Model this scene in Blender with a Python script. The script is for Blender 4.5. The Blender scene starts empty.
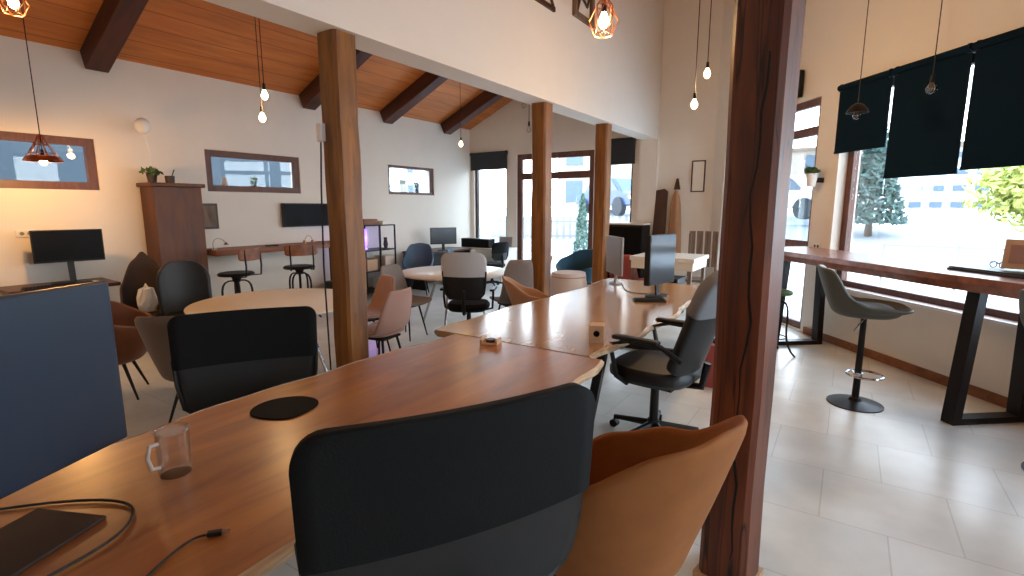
import bpy, bmesh, math, random
from math import sin, cos, pi, radians, sqrt, atan2, tan
from mathutils import Vector, Matrix
random.seed(7)
C = bpy.context.scene.collection
V = Vector

# ------------------------------------------------------------------ materials
def srgb(r, g, b):
    f = lambda c: (c/255/12.92) if c/255 <= .04045 else ((c/255+.055)/1.055)**2.4
    return (f(r), f(g), f(b), 1)

def new_mat(name):
    m = bpy.data.materials.new(name); m.use_nodes = True
    nt = m.node_tree; b = nt.nodes['Principled BSDF']
    return m, nt, b

def plain(name, col, rough=.5, metal=0, noise=.06, scale=30, bump=0, spec=.5, emit=None, es=0, sheen=0):
    m, nt, b = new_mat(name)
    tc = nt.nodes.new('ShaderNodeTexCoord'); nz = nt.nodes.new('ShaderNodeTexNoise')
    nz.inputs['Scale'].default_value = scale; nz.inputs['Detail'].default_value = 3
    nt.links.new(tc.outputs['Object'], nz.inputs['Vector'])
    mx = nt.nodes.new('ShaderNodeMix'); mx.data_type = 'RGBA'
    mx.inputs[6].default_value = tuple(c*(1-noise) for c in col[:3])+(1,)
    mx.inputs[7].default_value = tuple(min(1, c*(1+noise)) for c in col[:3])+(1,)
    nt.links.new(nz.outputs['Fac'], mx.inputs[0]); nt.links.new(mx.outputs[2], b.inputs['Base Color'])
    b.inputs['Roughness'].default_value = rough; b.inputs['Metallic'].default_value = metal
    b.inputs['Specular IOR Level'].default_value = spec
    if sheen: b.inputs['Sheen Weight'].default_value = sheen
    if bump:
        bp = nt.nodes.new('ShaderNodeBump'); bp.inputs['Strength'].default_value = bump; bp.inputs['Distance'].default_value = .004
        nt.links.new(nz.outputs['Fac'], bp.inputs['Height']); nt.links.new(bp.outputs['Normal'], b.inputs['Normal'])
    if emit:
        b.inputs['Emission Color'].default_value = emit; b.inputs['Emission Strength'].default_value = es
    return m

def wood(name, dark, light, rough=.4, along='Y', scale=6, stretch=9, planks=0, spec=.5, cracks=0, coat=0, bump=.25, coat_r=.18):
    m, nt, b = new_mat(name); N = nt.nodes; Lk = nt.links
    tc = N.new('ShaderNodeTexCoord'); mp = N.new('ShaderNodeMapping')
    s = [scale]*3; s['XYZ'.index(along)] = scale/stretch
    mp.inputs['Scale'].default_value = s
    Lk.new(tc.outputs['Object'], mp.inputs['Vector'])
    nz = N.new('ShaderNodeTexNoise'); nz.inputs['Scale'].default_value = 2.2; nz.inputs['Detail'].default_value = 7
    nz.inputs['Distortion'].default_value = .8
    Lk.new(mp.outputs['Vector'], nz.inputs['Vector'])
    rp = N.new('ShaderNodeValToRGB'); rp.color_ramp.elements[0].position = .3; rp.color_ramp.elements[1].position = .72
    rp.color_ramp.elements[0].color = dark; rp.color_ramp.elements[1].color = light
    Lk.new(nz.outputs['Fac'], rp.inputs['Fac'])
    out = rp.outputs['Color']
    # broad tone variation
    n2 = N.new('ShaderNodeTexNoise'); n2.inputs['Scale'].default_value = .5
    Lk.new(mp.outputs['Vector'], n2.inputs['Vector'])
    mm = N.new('ShaderNodeMapRange'); mm.inputs[1].default_value = .3; mm.inputs[2].default_value = .7
    mm.inputs[3].default_value = .8; mm.inputs[4].default_value = 1.15
    Lk.new(n2.outputs['Fac'], mm.inputs[0])
    mul = N.new('ShaderNodeMix'); mul.data_type = 'RGBA'; mul.blend_type = 'MULTIPLY'; mul.inputs[0].default_value = 1
    Lk.new(out, mul.inputs[6]); Lk.new(mm.outputs[0], mul.inputs[7]); out = mul.outputs[2]
    if planks:   # narrow dark joints between boards, boards run along `along`
        sx = N.new('ShaderNodeSeparateXYZ'); Lk.new(tc.outputs['Object'], sx.inputs[0])
        other = 'Y' if along == 'X' else 'X'
        w = N.new('ShaderNodeMath'); w.operation = 'MULTIPLY'; w.inputs[1].default_value = planks
        Lk.new(sx.outputs[other], w.inputs[0])
        fr = N.new('ShaderNodeMath'); fr.operation = 'FRACT'; Lk.new(w.outputs[0], fr.inputs[0])
        gt = N.new('ShaderNodeMath'); gt.operation = 'GREATER_THAN'; gt.inputs[1].default_value = .05; Lk.new(fr.outputs[0], gt.inputs[0])
        m3 = N.new('ShaderNodeMix'); m3.data_type = 'RGBA'; Lk.new(gt.outputs[0], m3.inputs[0])
        m3.inputs[6].default_value = tuple(c*.7 for c in dark[:3])+(1,); Lk.new(out, m3.inputs[7]); out = m3.outputs[2]
    if cracks:
        m4 = N.new('ShaderNodeMapping'); m4.inputs['Scale'].default_value = (9, 9, .55); Lk.new(tc.outputs['Object'], m4.inputs['Vector'])
        n4 = N.new('ShaderNodeTexNoise'); n4.inputs['Scale'].default_value = 1.1; n4.inputs['Detail'].default_value = 3; Lk.new(m4.outputs['Vector'], n4.inputs['Vector'])
        r4 = N.new('ShaderNodeValToRGB'); e = r4.color_ramp.elements
        e[0].position = .485; e[0].color = (1, 1, 1, 1); e[1].position = .515; e[1].color = (1, 1, 1, 1)
        k = e.new(.5); k.color = (.12, .1, .1, 1)
        Lk.new(n4.outputs['Fac'], r4.inputs['Fac'])
        m5 = N.new('ShaderNodeMix'); m5.data_type = 'RGBA'; m5.blend_type = 'MULTIPLY'; m5.inputs[0].default_value = cracks
        Lk.new(out, m5.inputs[6]); Lk.new(r4.outputs['Color'], m5.inputs[7]); out = m5.outputs[2]
    Lk.new(out, b.inputs['Base Color'])
    b.inputs['Specular IOR Level'].default_value = spec
    rr = N.new('ShaderNodeMapRange'); rr.inputs[3].default_value = rough*.85; rr.inputs[4].default_value = rough*1.25
    Lk.new(nz.outputs['Fac'], rr.inputs[0]); Lk.new(rr.outputs[0], b.inputs['Roughness'])
    if coat: b.inputs['Coat Weight'].default_value = coat; b.inputs['Coat Roughness'].default_value = coat_r; b.inputs['Coat IOR'].default_value = 1.7
    if bump <= 0: return m
    bp = N.new('ShaderNodeBump'); bp.inputs['Strength'].default_value = bump; bp.inputs['Distance'].default_value = .003
    Lk.new(nz.outputs['Fac'], bp.inputs['Height']); Lk.new(bp.outputs['Normal'], b.inputs['Normal'])
    return m

def glass_mat(name, tint=(1, 1, 1, 1), refl=.08):
    m = bpy.data.materials.new(name); m.use_nodes = True; nt = m.node_tree; nt.nodes.clear()
    o = nt.nodes.new('ShaderNodeOutputMaterial'); mx = nt.nodes.new('ShaderNodeMixShader')
    t = nt.nodes.new('ShaderNodeBsdfTransparent'); g = nt.nodes.new('ShaderNodeBsdfGlossy')
    t.inputs[0].default_value = tint; g.inputs['Roughness'].default_value = .02
    lw = nt.nodes.new('ShaderNodeLayerWeight'); lw.inputs[0].default_value = .25
    mr = nt.nodes.new('ShaderNodeMapRange'); mr.inputs[3].default_value = refl*.5; mr.inputs[4].default_value = min(1, refl*5)
    nt.links.new(lw.outputs['Fresnel'], mr.inputs[0]); nt.links.new(mr.outputs[0], mx.inputs[0])
    nt.links.new(t.outputs[0], mx.inputs[1]); nt.links.new(g.outputs[0], mx.inputs[2]); nt.links.new(mx.outputs[0], o.inputs[0])
    return m

def see_mesh(name, col, opacity=.7):
    m = bpy.data.materials.new(name); m.use_nodes = True; nt = m.node_tree
    b = nt.nodes['Principled BSDF']; b.inputs['Base Color'].default_value = col; b.inputs['Roughness'].default_value = .5
    b.inputs['Alpha'].default_value = opacity
    return m

def floor_mat():
    m, nt, b = new_mat('floor_tiles'); N = nt.nodes; Lk = nt.links
    tc = N.new('ShaderNodeTexCoord'); mp = N.new('ShaderNodeMapping')
    mp.inputs['Rotation'].default_value = (0, 0, radians(0)); Lk.new(tc.outputs['Object'], mp.inputs['Vector'])
    br = N.new('ShaderNodeTexBrick'); br.offset = .5
    br.inputs['Color1'].default_value = srgb(222, 226, 222); br.inputs['Color2'].default_value = srgb(215, 219, 214)
    br.inputs['Mortar'].default_value = srgb(196, 198, 192)
    br.inputs['Scale'].default_value = 1; br.inputs['Mortar Size'].default_value = .004; br.inputs['Mortar Smooth'].default_value = .2
    br.inputs['Brick Width'].default_value = .6; br.inputs['Row Height'].default_value = .6
    Lk.new(mp.outputs['Vector'], br.inputs['Vector'])
    nz = N.new('ShaderNodeTexNoise'); nz.inputs['Scale'].default_value = 2.5; nz.inputs['Detail'].default_value = 5
    Lk.new(tc.outputs['Object'], nz.inputs['Vector'])
    mr = N.new('ShaderNodeMapRange'); mr.inputs[1].default_value = .3; mr.inputs[2].default_value = .7; mr.inputs[3].default_value = .86; mr.inputs[4].default_value = 1.08
    Lk.new(nz.outputs['Fac'], mr.inputs[0])
    mx = N.new('ShaderNodeMix'); mx.data_type = 'RGBA'; mx.blend_type = 'MULTIPLY'; mx.inputs[0].default_value = 1
    Lk.new(br.outputs['Color'], mx.inputs[6]); Lk.new(mr.outputs[0], mx.inputs[7]); Lk.new(mx.outputs[2], b.inputs['Base Color'])
    b.inputs['Roughness'].default_value = .28
    return m

M = {}
M['wall'] = plain('white_plaster', srgb(226, 219, 208), .85, noise=.03, scale=3, bump=.05)
M['floor'] = floor_mat()
M['plank'] = wood('ceiling_planks', srgb(178, 98, 38), srgb(208, 128, 58), .55, 'Y', 4, 8, planks=4)
M['beam'] = wood('dark_beam_wood', srgb(52, 22, 13), srgb(86, 42, 24), .6, 'X', 6, 9)
M['post_honey'] = wood('honey_post_wood', srgb(98, 56, 16), srgb(152, 98, 36), .5, 'Z', 6, 10, cracks=.35)
M['post_red'] = wood('reddish_post_wood', srgb(68, 26, 8), srgb(122, 58, 20), .5, 'Z', 9, 12, cracks=1)
M['table'] = wood('live_edge_wood', srgb(130, 72, 22), srgb(180, 114, 46), .38, 'Y', 4, 6, coat=.8, coat_r=.26, bump=.1)
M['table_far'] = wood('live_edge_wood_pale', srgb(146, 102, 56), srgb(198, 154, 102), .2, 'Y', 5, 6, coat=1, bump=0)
M['table_edge'] = wood('lit_edge_wood', srgb(120, 82, 52), srgb(214, 186, 150), .5, 'Y', 8, 6)  # live-edge wood whitened so the rim looks lit
M['bar'] = wood('bar_top_wood', srgb(92, 46, 30), srgb(142, 84, 62), .3, 'Y', 5, 8, coat=.3)
M['counter'] = wood('counter_wood', srgb(104, 62, 40), srgb(150, 98, 68), .5, 'Y', 5, 8)
M['frame'] = wood('window_frame_wood', srgb(78, 46, 34), srgb(112, 70, 52), .45, 'Z', 9, 6)
M['frame_dark'] = plain('dark_frame', srgb(52, 40, 38), .45)
M['baseboard'] = wood('baseboard_wood', srgb(112, 66, 36), srgb(150, 94, 56), .5, 'Y', 7, 8)
M['bookcase'] = wood('bookcase_wood', srgb(66, 32, 8), srgb(98, 54, 16), .5, 'Z', 5, 6)
M['rustic'] = wood('rustic_grey_wood', srgb(84, 66, 54), srgb(140, 116, 98), .7, 'Z', 8, 8)
M['walnut'] = wood('dark_walnut', srgb(48, 28, 20), srgb(76, 44, 30), .45, 'Z', 7, 8)
M['dtop'] = wood('dark_desk_wood', srgb(48, 26, 18), srgb(84, 46, 30), .4, 'Y', 7, 8)
M['white_top'] = plain('white_laminate', srgb(226, 218, 204), .35, noise=.02)
M['white_desk'] = plain('cream_desk', srgb(210, 200, 184), .45, noise=.03)
M['black_metal'] = plain('black_metal', srgb(30, 27, 28), .4, .6)
M['black_plastic'] = plain('black_plastic', srgb(14, 14, 15), .45, spec=.35)
M['black_fabric'] = plain('black_fabric', srgb(13, 14, 14), .85, noise=.12, scale=180, bump=.3, spec=.2)
M['black_leather'] = plain('black_leather', srgb(12, 12, 14), .5, noise=.1, scale=60, bump=.2)
M['mesh'] = see_mesh('black_chair_mesh', srgb(8, 8, 9), .92)
M['chrome'] = plain('chrome', srgb(190, 190, 192), .18, 1)
M['screen_off'] = plain('screen_off', srgb(6, 6, 8), .45, spec=.12, noise=.01)
M['screen_grey'] = plain('screen_grey', srgb(66, 72, 78), .16, spec=.6, noise=.02)
M['monitor_blue'] = plain('monitor_navy', srgb(24, 38, 56), .38, spec=.4, noise=.03)
M['silver'] = plain('silver_shell', srgb(150, 150, 150), .4, .4)
M['rust'] = plain('rust_velvet', srgb(144, 90, 50), .85, noise=.2, scale=9, spec=.2)
M['tan'] = plain('tan_velvet', srgb(160, 114, 78), .75, noise=.1, scale=9, sheen=.4)
M['pink'] = plain('pink_velvet', srgb(158, 120, 108), .75, noise=.08, scale=9, sheen=.4)
M['grey_fab'] = plain('grey_fabric', srgb(132, 124, 120), .85, noise=.08, scale=60)
M['lgrey_fab'] = plain('light_grey_fabric', srgb(176, 178, 182), .85, noise=.06, scale=60)
M['cover_grey'] = plain('cover_grey', srgb(112, 114, 118), .8, noise=.06, scale=60)
M['mug_handle'] = plain('mug_handle', srgb(214, 206, 196), .15)
M['brown_leather'] = plain('brown_leather', srgb(112, 66, 40), .5, noise=.15, scale=12)
M['taupe'] = plain('taupe_velvet', srgb(96, 78, 64), .8, noise=.08, scale=10, sheen=.3)
M['teal'] = plain('teal_velvet', srgb(24, 72, 92), .8, noise=.08, scale=10, sheen=.3)
M['blue_fab'] = plain('slate_blue_fabric', srgb(72, 96, 118), .7, noise=.08, scale=30)
M['cream'] = plain('cream_fabric', srgb(206, 188, 176), .85, noise=.05, scale=40)
M['olive'] = plain('olive_grey_leather', srgb(66, 66, 58), .5, noise=.12, scale=26, bump=.3)
M['dbrown'] = plain('dark_brown_fabric', srgb(44, 28, 22), .75, noise=.1)
M['navy_blind'] = plain('navy_blind', srgb(15, 33, 46), .9, noise=.06, scale=50, spec=.05)
M['grey_blind'] = plain('charcoal_blind', srgb(40, 46, 52), .8)
M['copper'] = plain('copper', srgb(196, 132, 96), .3, 1)
M['brass'] = plain('brass', srgb(170, 120, 60), .35, 1)
M['cord'] = plain('cord', srgb(40, 34, 30), .7)
M['bulb_on'] = plain('lit_bulb', (1, .7, .4, 1), .3, emit=(1, .68, .36, 1), es=22)
M['bulb_off'] = glass_mat('clear_bulb', (.9, .88, .86, 1), .22)
M['glass'] = glass_mat('window_glass', (.97, .99, 1, 1), .05)
M['mug'] = glass_mat('mug_glass', (.98, .98, .98, 1), .1)
M['white'] = plain('white_plastic', srgb(226, 226, 224), .4, noise=.02)
M['reveal'] = plain('white_reveal', srgb(236, 236, 236), .6, noise=.02)
M['pot'] = plain('white_ceramic', srgb(222, 220, 216), .35, noise=.02)
M['darkpot'] = plain('dark_pot', srgb(48, 34, 28), .6)
M['leaf'] = plain('leaf_green', srgb(62, 92, 48), .6, noise=.35, scale=20)
M['conifer'] = plain('conifer_green', srgb(58, 84, 78), .8, noise=.4, scale=6)
M['yellow_leaf'] = plain('yellow_green_leaf', srgb(170, 176, 92), .8, noise=.4, scale=5)
M['thuja'] = plain('thuja_green', srgb(78, 104, 92), .8, noise=.4, scale=12)
M['paper'] = plain('paper', srgb(232, 226, 214), .8, noise=.02)
M['kraft'] = plain('light_box_wood', srgb(196, 160, 126), .6)
M['red'] = plain('dusty_red', srgb(160, 74, 66), .7)
M['concrete'] = plain('street_pale', srgb(216, 219, 222), .9, noise=.08, scale=.6)
M['asphalt'] = plain('asphalt', srgb(138, 142, 150), .9, noise=.06, scale=2)
M['facade'] = plain('pale_facade', srgb(160, 164, 166), .9, noise=.04)
M['facade_b'] = plain('sand_facade', srgb(150, 136, 122), .9, noise=.04)
M['dark_win'] = plain('facade_window', srgb(70, 84, 98), .3)
M['car_white'] = plain('car_white', srgb(214, 218, 224), .3)
M['car_blue'] = plain('car_blue', srgb(36, 62, 100), .3)
M['tyre'] = plain('tyre', srgb(40, 42, 46), .8)
M['trunk'] = plain('trunk', srgb(84, 66, 52), .9)
M['blue_wall'] = plain('neighbour_wall', srgb(58, 68, 76), .9, noise=.25, scale=1.2)

# ------------------------------------------------------------------ builders
class MB:
    def __init__(s): s.bm = bmesh.new()
    def quad_grid(s, rows, close_u=False):
        vs = [[s.bm.verts.new(p) for p in r] for r in rows]
        for i in range(len(vs)-1):
            n = len(vs[i])
            for j in range(n if close_u else n-1):
                a, b_, c, d = vs[i][j], vs[i][(j+1) % n], vs[i+1][(j+1) % n], vs[i+1][j]
                try: s.bm.faces.new((a, b_, c, d))
                except ValueError: pass
        return vs
    def box(s, c, size, rot=None, bev=0):
        m = Matrix.Translation(c)
        if rot is not None: m = m @ (rot if isinstance(rot, Matrix) else Matrix.Rotation(rot, 4, 'Z'))
        m = m @ Matrix.Diagonal((size[0], size[1], size[2], 1))
        r = bmesh.ops.create_cube(s.bm, size=1, matrix=m)
        if bev:
            es = list({e for v in r['verts'] for e in v.link_edges})
            bmesh.ops.bevel(s.bm, geom=es, offset=bev, segments=2, affect='EDGES', profile=.5)
        return s
    def bb(s, x0, x1, y0, y1, z0, z1, bev=0):
        return s.box(((x0+x1)/2, (y0+y1)/2, (z0+z1)/2), (abs(x1-x0), abs(y1-y0), abs(z1-z0)), None, bev)
    def cyl(s, p0, p1, r0, r1=None, seg=12):
        r1 = r0 if r1 is None else r1
        p0, p1 = V(p0), V(p1); d = p1-p0
        q = d.to_track_quat('Z', 'Y').to_matrix().to_4x4()
        bmesh.ops.create_cone(s.bm, cap_ends=True, segments=seg, radius1=r0, radius2=r1, depth=d.length,
                              matrix=Matrix.Translation((p0+p1)/2) @ q)
        return s
    def tube(s, pts, r, seg=8, closed=False):
        pts = [V(p) for p in pts]; n = len(pts); rows = []
        up = V((0, 0, 1)); prev = None
        for i, p in enumerate(pts):
            if closed: t = pts[(i+1) % n]-pts[i-1]
            else: t = pts[min(i+1, n-1)]-pts[max(i-1, 0)]
            t.normalize()
            if prev is None:
                a = up if abs(t.dot(up)) < .9 else V((1, 0, 0)); nrm = t.cross(a).normalized()
            else:
                nrm = (prev - t*prev.dot(t)).normalized()
            prev = nrm; bi = t.cross(nrm)
            rr = r(i/(n-1)) if callable(r) else r
            rows.append([p+(nrm*cos(2*pi*k/seg)+bi*sin(2*pi*k/seg))*rr for k in range(seg)])
        if closed: rows.append(rows[0])
        vs = s.quad_grid(rows, True)
        if not closed:
            for e in (vs[0], vs[-1]):
                try: s.bm.faces.new(e)
                except ValueError: pass
        return s
    def lathe(s, prof, c=(0, 0, 0), seg=24, sx=1, sy=1):
        rows = [[(c[0]+r*cos(2*pi*k/seg)*sx, c[1]+r*sin(2*pi*k/seg)*sy, c[2]+z) for k in range(seg)] for r, z in prof]
        vs = s.quad_grid(rows, True)
        for e, (r, z) in ((vs[0], prof[0]), (vs[-1], prof[-1])):
            if r > 1e-4:
                try: s.bm.faces.new(e)
                except ValueError: pass
        return s
    def prism(s, pts, z0, z1):
        lo = [s.bm.verts.new((p[0], p[1], z0)) for p in pts]; hi = [s.bm.verts.new((p[0], p[1], z1)) for p in pts]
        s.bm.faces.new(lo[::-1]); s.bm.faces.new(hi)
        for i in range(len(pts)):
            j = (i+1) % len(pts); s.bm.faces.new((lo[i], lo[j], hi[j], hi[i]))
        return s
    def poly_extrude(s, pts, vec):
        lo = [s.bm.verts.new(p) for p in pts]; hi = [s.bm.verts.new(V(p)+V(vec)) for p in pts]
        s.bm.faces.new(lo[::-1]); s.bm.faces.new(hi)
        for i in range(len(pts)):
            j = (i+1) % len(pts); s.bm.faces.new((lo[i], lo[j], hi[j], hi[i]))
        return s
    def ball(s, c, r, sub=2, sc=(1, 1, 1)):
        bmesh.ops.create_icosphere(s.bm, subdivisions=sub, radius=r, matrix=Matrix.Translation(c) @ Matrix.Diagonal((*sc, 1)))
        return s
    def build(s, name, mat, parent=None, smooth=False, solid=0, bevel=0, sub=0):
        bmesh.ops.remove_doubles(s.bm, verts=s.bm.verts, dist=1e-5)
        bmesh.ops.recalc_face_normals(s.bm, faces=s.bm.faces)
        me = bpy.data.meshes.new(name); s.bm.to_mesh(me); s.bm.free()
        me.materials.append(mat if not isinstance(mat, str) else M[mat])
        for p in me.polygons: p.use_smooth = smooth
        o = bpy.data.objects.new(name, me); C.objects.link(o)
        if parent is not None: o.parent = parent
        if solid:
            md = o.modifiers.new('s', 'SOLIDIFY'); md.thickness = solid; md.offset = 0
        if bevel:
            md = o.modifiers.new('b', 'BEVEL'); md.width = bevel; md.segments = 2; md.limit_method = 'ANGLE'
        if sub:
            md = o.modifiers.new('u', 'SUBSURF'); md.levels = sub; md.render_levels = sub
        if smooth and not sub:
            try: me.set_sharp_from_angle(angle=radians(42))
            except Exception: pass
        return o

def thing(name, label, cat, loc=(0, 0, 0), rz=0, group=None):
    o = bpy.data.objects.new(name, None); C.objects.link(o); o.empty_display_size = .1
    o.location = loc; o.rotation_euler = (0, 0, rz); o['label'] = label; o['category'] = cat
    if group: o['group'] = group
    return o
def tag(o, label, cat, group=None, kind=None):
    o['label'] = label; o['category'] = cat
    if group: o['group'] = group
    if kind: o['kind'] = kind
    return o
def struct(o): o['kind'] = 'structure'; return o
def face(dx, dy): return atan2(-dx, dy)      # rotation that turns local +Y towards (dx,dy)
def bez(p0, p1, p2, p3, n=12):
    p0, p1, p2, p3 = map(V, (p0, p1, p2, p3))
    return [p0*(1-t)**3+p1*3*t*(1-t)**2+p2*3*t*t*(1-t)+p3*t**3 for t in [i/n for i in range(n+1)]]
def interp(kp, t):
    for (a, va), (b, vb) in zip(kp, kp[1:]):
        if t <= b:
            u = (t-a)/(b-a); u = u*u*(3-2*u); return va+(vb-va)*u
    return kp[-1][1]

# ------------------------------------------------------------------ room shell
XL, YE, ZC = -7.6, 9.7, 6.2
XH0, XH1 = -3.42, -3.12
YB = -3.0
W0 = V((-2.1, 9.7, 0)); WD = V((.6303, -.7763, 0)).normalized(); WN = V((WD.y, -WD.x, 0))  # WN points outwards?
if WN.dot(V((1, 1, 0))) < 0: WN = -WN
WLEN = 14.0
WEND = W0 + WD*WLEN

def wall_holes(o, d, n, L, z0, z1, t, holes, name, mat='wall'):
    """wall from o along d, inner face at o, thickness t along n (outwards); holes (u0,u1,za,zb)"""
    m = MB(); us = sorted({0, L, *[h[0] for h in holes], *[h[1] for h in holes]})
    def slab(u0, u1, a, b):
        if b-a < 1e-4: return
        pts = [V(o)+V(d)*u0+V((0, 0, a)), V(o)+V(d)*u1+V((0, 0, a)), V(o)+V(d)*u1+V((0, 0, b)), V(o)+V(d)*u0+V((0, 0, b))]
        m.poly_extrude(pts, V(n)*t)
    for u0, u1 in zip(us, us[1:]):
        hs = sorted([h for h in holes if h[0] < u1-1e-5 and h[1] > u0+1e-5], key=lambda h: h[2])
        z = z0
        for h in hs: slab(u0, u1, z, h[2]); z = h[3]
        slab(u0, u1, z, z1)
    return struct(m.build(name, mat))

# floor
m = MB(); m.prism([(XL-.3, YB-.3), (WEND.x+.3, YB-.3), (WEND.x+.3, WEND.y), (W0.x+.3, W0.y+.25), (XL-.3, YE+.25)], -.12, 0)
struct(m.build('floor', 'floor'))
# left wall (runs along +Y), holes u = Y-YB
lw = [(1.5, 2.45, 1.85, 2.45), (3.7, 5.17, 1.87, 2.45), (7.1, 8.42, 1.9, 2.47)]
wall_holes((XL, YB, 0), (0, 1, 0), (-1, 0, 0), YE-YB+.25, 0, 3.55, .25,
           [(a-YB, b-YB, c, d) for a, b, c, d in lw], 'wall_left')
# end wall (runs along +X)
ew = [(-7.5, -6.56, .68, 2.85), (-6.3, -4.42, .02, 2.8), (-4.15, -3.6, .7, 2.95)]
wall_holes((XL, YE, 0), (1, 0, 0), (0, 1, 0), W0.x-XL+.02, 0, ZC, .25, [(a-XL, b-XL, c, d) for a, b, c, d in ew], 'wall_end')
# window wall
hw = [(.36, 2.66, .02, 3.02), (3.06, 8.3, .68, 3.02), (8.9, 13.2, .68, 3.02)]
wall_holes(W0, WD, WN, WLEN, 0, ZC, .28, hw, 'wall_right')
wall_holes((WEND.x, WEND.y, 0), (0, -1, 0), (1, 0, 0), WEND.y-YB, 0, ZC, .2, [], 'wall_side')
wall_holes((XL, YB, 0), (1, 0, 0), (0, -1, 0), WEND.x-XL, 0, ZC, .2, [], 'wall_back')
# white header wall carried on the posts, and the pilaster it lands on
m = MB(); m.bb(XH0, XH1, YB, YE, 2.9, ZC); struct(m.build('wall_header', 'wall'))
m = MB(); m.bb(XH0-.02, XH1+.02, YE-.1, YE, 0, 2.9); struct(m.build('trim_1', 'wall'))
# sloping plank ceiling over the left bay
SL = .45
m = MB()
pts = [(XL-.25, YB, 3.43-.25*SL), (XH0, YB, 3.43+SL*(XH0-XL)), (XH0, YB, 3.50+SL*(XH0-XL)), (XL-.25, YB, 3.50-.25*SL)]
m.poly_extrude(pts, (0, YE-YB+.2, 0)); struct(m.build('ceiling', 'plank'))
m = MB(); m.bb(XH1, WEND.x, YB, YE+.2, ZC, ZC+.08); struct(m.build('ceiling_hall', 'plank'))
beams = [(-.2, 'dark rafter nearest the camera end of the sloping plank ceiling'), (2.53, 'thick dark rafter crossing the plank ceiling above the wall desk'),
         (5.34, 'dark rafter passing behind the nearest honey post'), (7.04, 'dark rafter above the black metal shelf'), (8.76, 'dark rafter nearest the far end wall')]
ang = math.atan(SL)
for i, (y, lab) in enumerate(beams):
    L = (XH0-XL-.02)/cos(ang)
    cx = (XL+XH0)/2; cz = 3.43+SL*(cx-XL)
    n = V((sin(ang), 0, -cos(ang)))
    c = V((cx, y, cz)) + n*.12
    m = MB(); m.box((0, 0, 0), (L, .23, .24), None, .012)
    o = m.build('ceiling_beam', 'beam'); o.location = c; o.rotation_euler = (0, -ang, 0)
    tag(o, lab, 'beam', 'dark rafters under the plank ceiling')
# baseboard along the window wall and left wall
def along(u, off=0, z=0): return W0+WD*u-WN*off+V((0, 0, z))
m = MB()
for a, b in ((0, .3), (2.74, WLEN)):
    m.poly_extrude([along(a, .0), along(b, .0), along(b, .0, .09), along(a, .0, .09)], -WN*.02)
struct(m.build('baseboard_right', 'baseboard'))
m = MB(); m.bb(XL, XL+.02, YB, YE, 0, .08); struct(m.build('baseboard_left', 'baseboard'))

# ---- windows
def window(name, o, d, n, u0, u1, z0, z1, fw=.06, mull=(), bars=(), mat='frame', depth=.07, back=.12, sill=None):
    """frame set `back` behind the inner face"""
    o, d, n = V(o), V(d), V(n); root = bpy.data.objects.new(name, None); C.objects.link(root); struct(root)
    root.location = o+d*u0
    base = o+d*u0
    def P(u, z, k=0): return o+d*u+n*(back+k)+V((0, 0, z))-base
    def bar(m, a, b, c, e): m.poly_extrude([P(a, c), P(b, c), P(b, e), P(a, e)], n*depth)
    m = MB()
    bar(m, u0, u0+fw, z0, z1); bar(m, u1-fw, u1, z0, z1); bar(m, u0+fw, u1-fw, z0, z0+fw); bar(m, u0+fw, u1-fw, z1-fw, z1)
    for q in mull: bar(m, q-fw*.5, q+fw*.5, z0+fw, z1-fw)
    edges = [u0+fw]+[q for q in mull]+[u1-fw]
    for q in bars:
        for a, b in zip(edges, edges[1:]): bar(m, a, b, q-fw*.6, q+fw*.6)
    m.build('window_frame', mat, root)
    for a, b in zip(edges, edges[1:]):
        zs = [z0+fw]+list(bars)+[z1-fw]
        for c, e in zip(zs, zs[1:]):
            m = MB(); m.poly_extrude([P(a, c, depth*.45), P(b, c, depth*.45), P(b, e, depth*.45), P(a, e, depth*.45)], n*.008)
            m.build('pane', 'glass', root)
    if sill:
        m = MB(); m.poly_extrude([P(u0, z0, -back-.02), P(u1, z0, -back-.02), P(u1, z0+.025, -back-.02), P(u0, z0+.025, -back-.02)], n*(back+.02))
        m.build('window_sill', sill, root)
    return root
for i, (a, b, c, d) in enumerate(lw):
    window('window_%d' % (i+1), (XL, 0, 0), (0, 1, 0), (-1, 0, 0), a, b, c, d, .09 if i < 2 else .05, back=.02, mat='frame')
window('window_4', (0, YE, 0), (1, 0, 0), (0, 1, 0), *ew[0], .06, back=.06, mat='frame_dark')
window('door_1', (0, YE, 0), (1, 0, 0), (0, 1, 0), *ew[1], .12, mull=(-5.66,), bars=(2.32,), back=.05, mat='frame')
window('window_5', (0, YE, 0), (1, 0, 0), (0, 1, 0), *ew[2], .05, back=.06, mat='frame_dark')
dr = window('door_2', W0, WD, WN, *hw[0], .09, mull=(1.5,), bars=(2.62, 1.15), back=.05, mat='frame')
window('window_6', W0, WD, WN, *hw[1], .09, mull=(5.4,), back=.12, mat='frame', sill='reveal')
window('window_7', W0, WD, WN, *hw[2], .09, mull=(11.0,), back=.12, mat='frame', sill='reveal')

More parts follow.
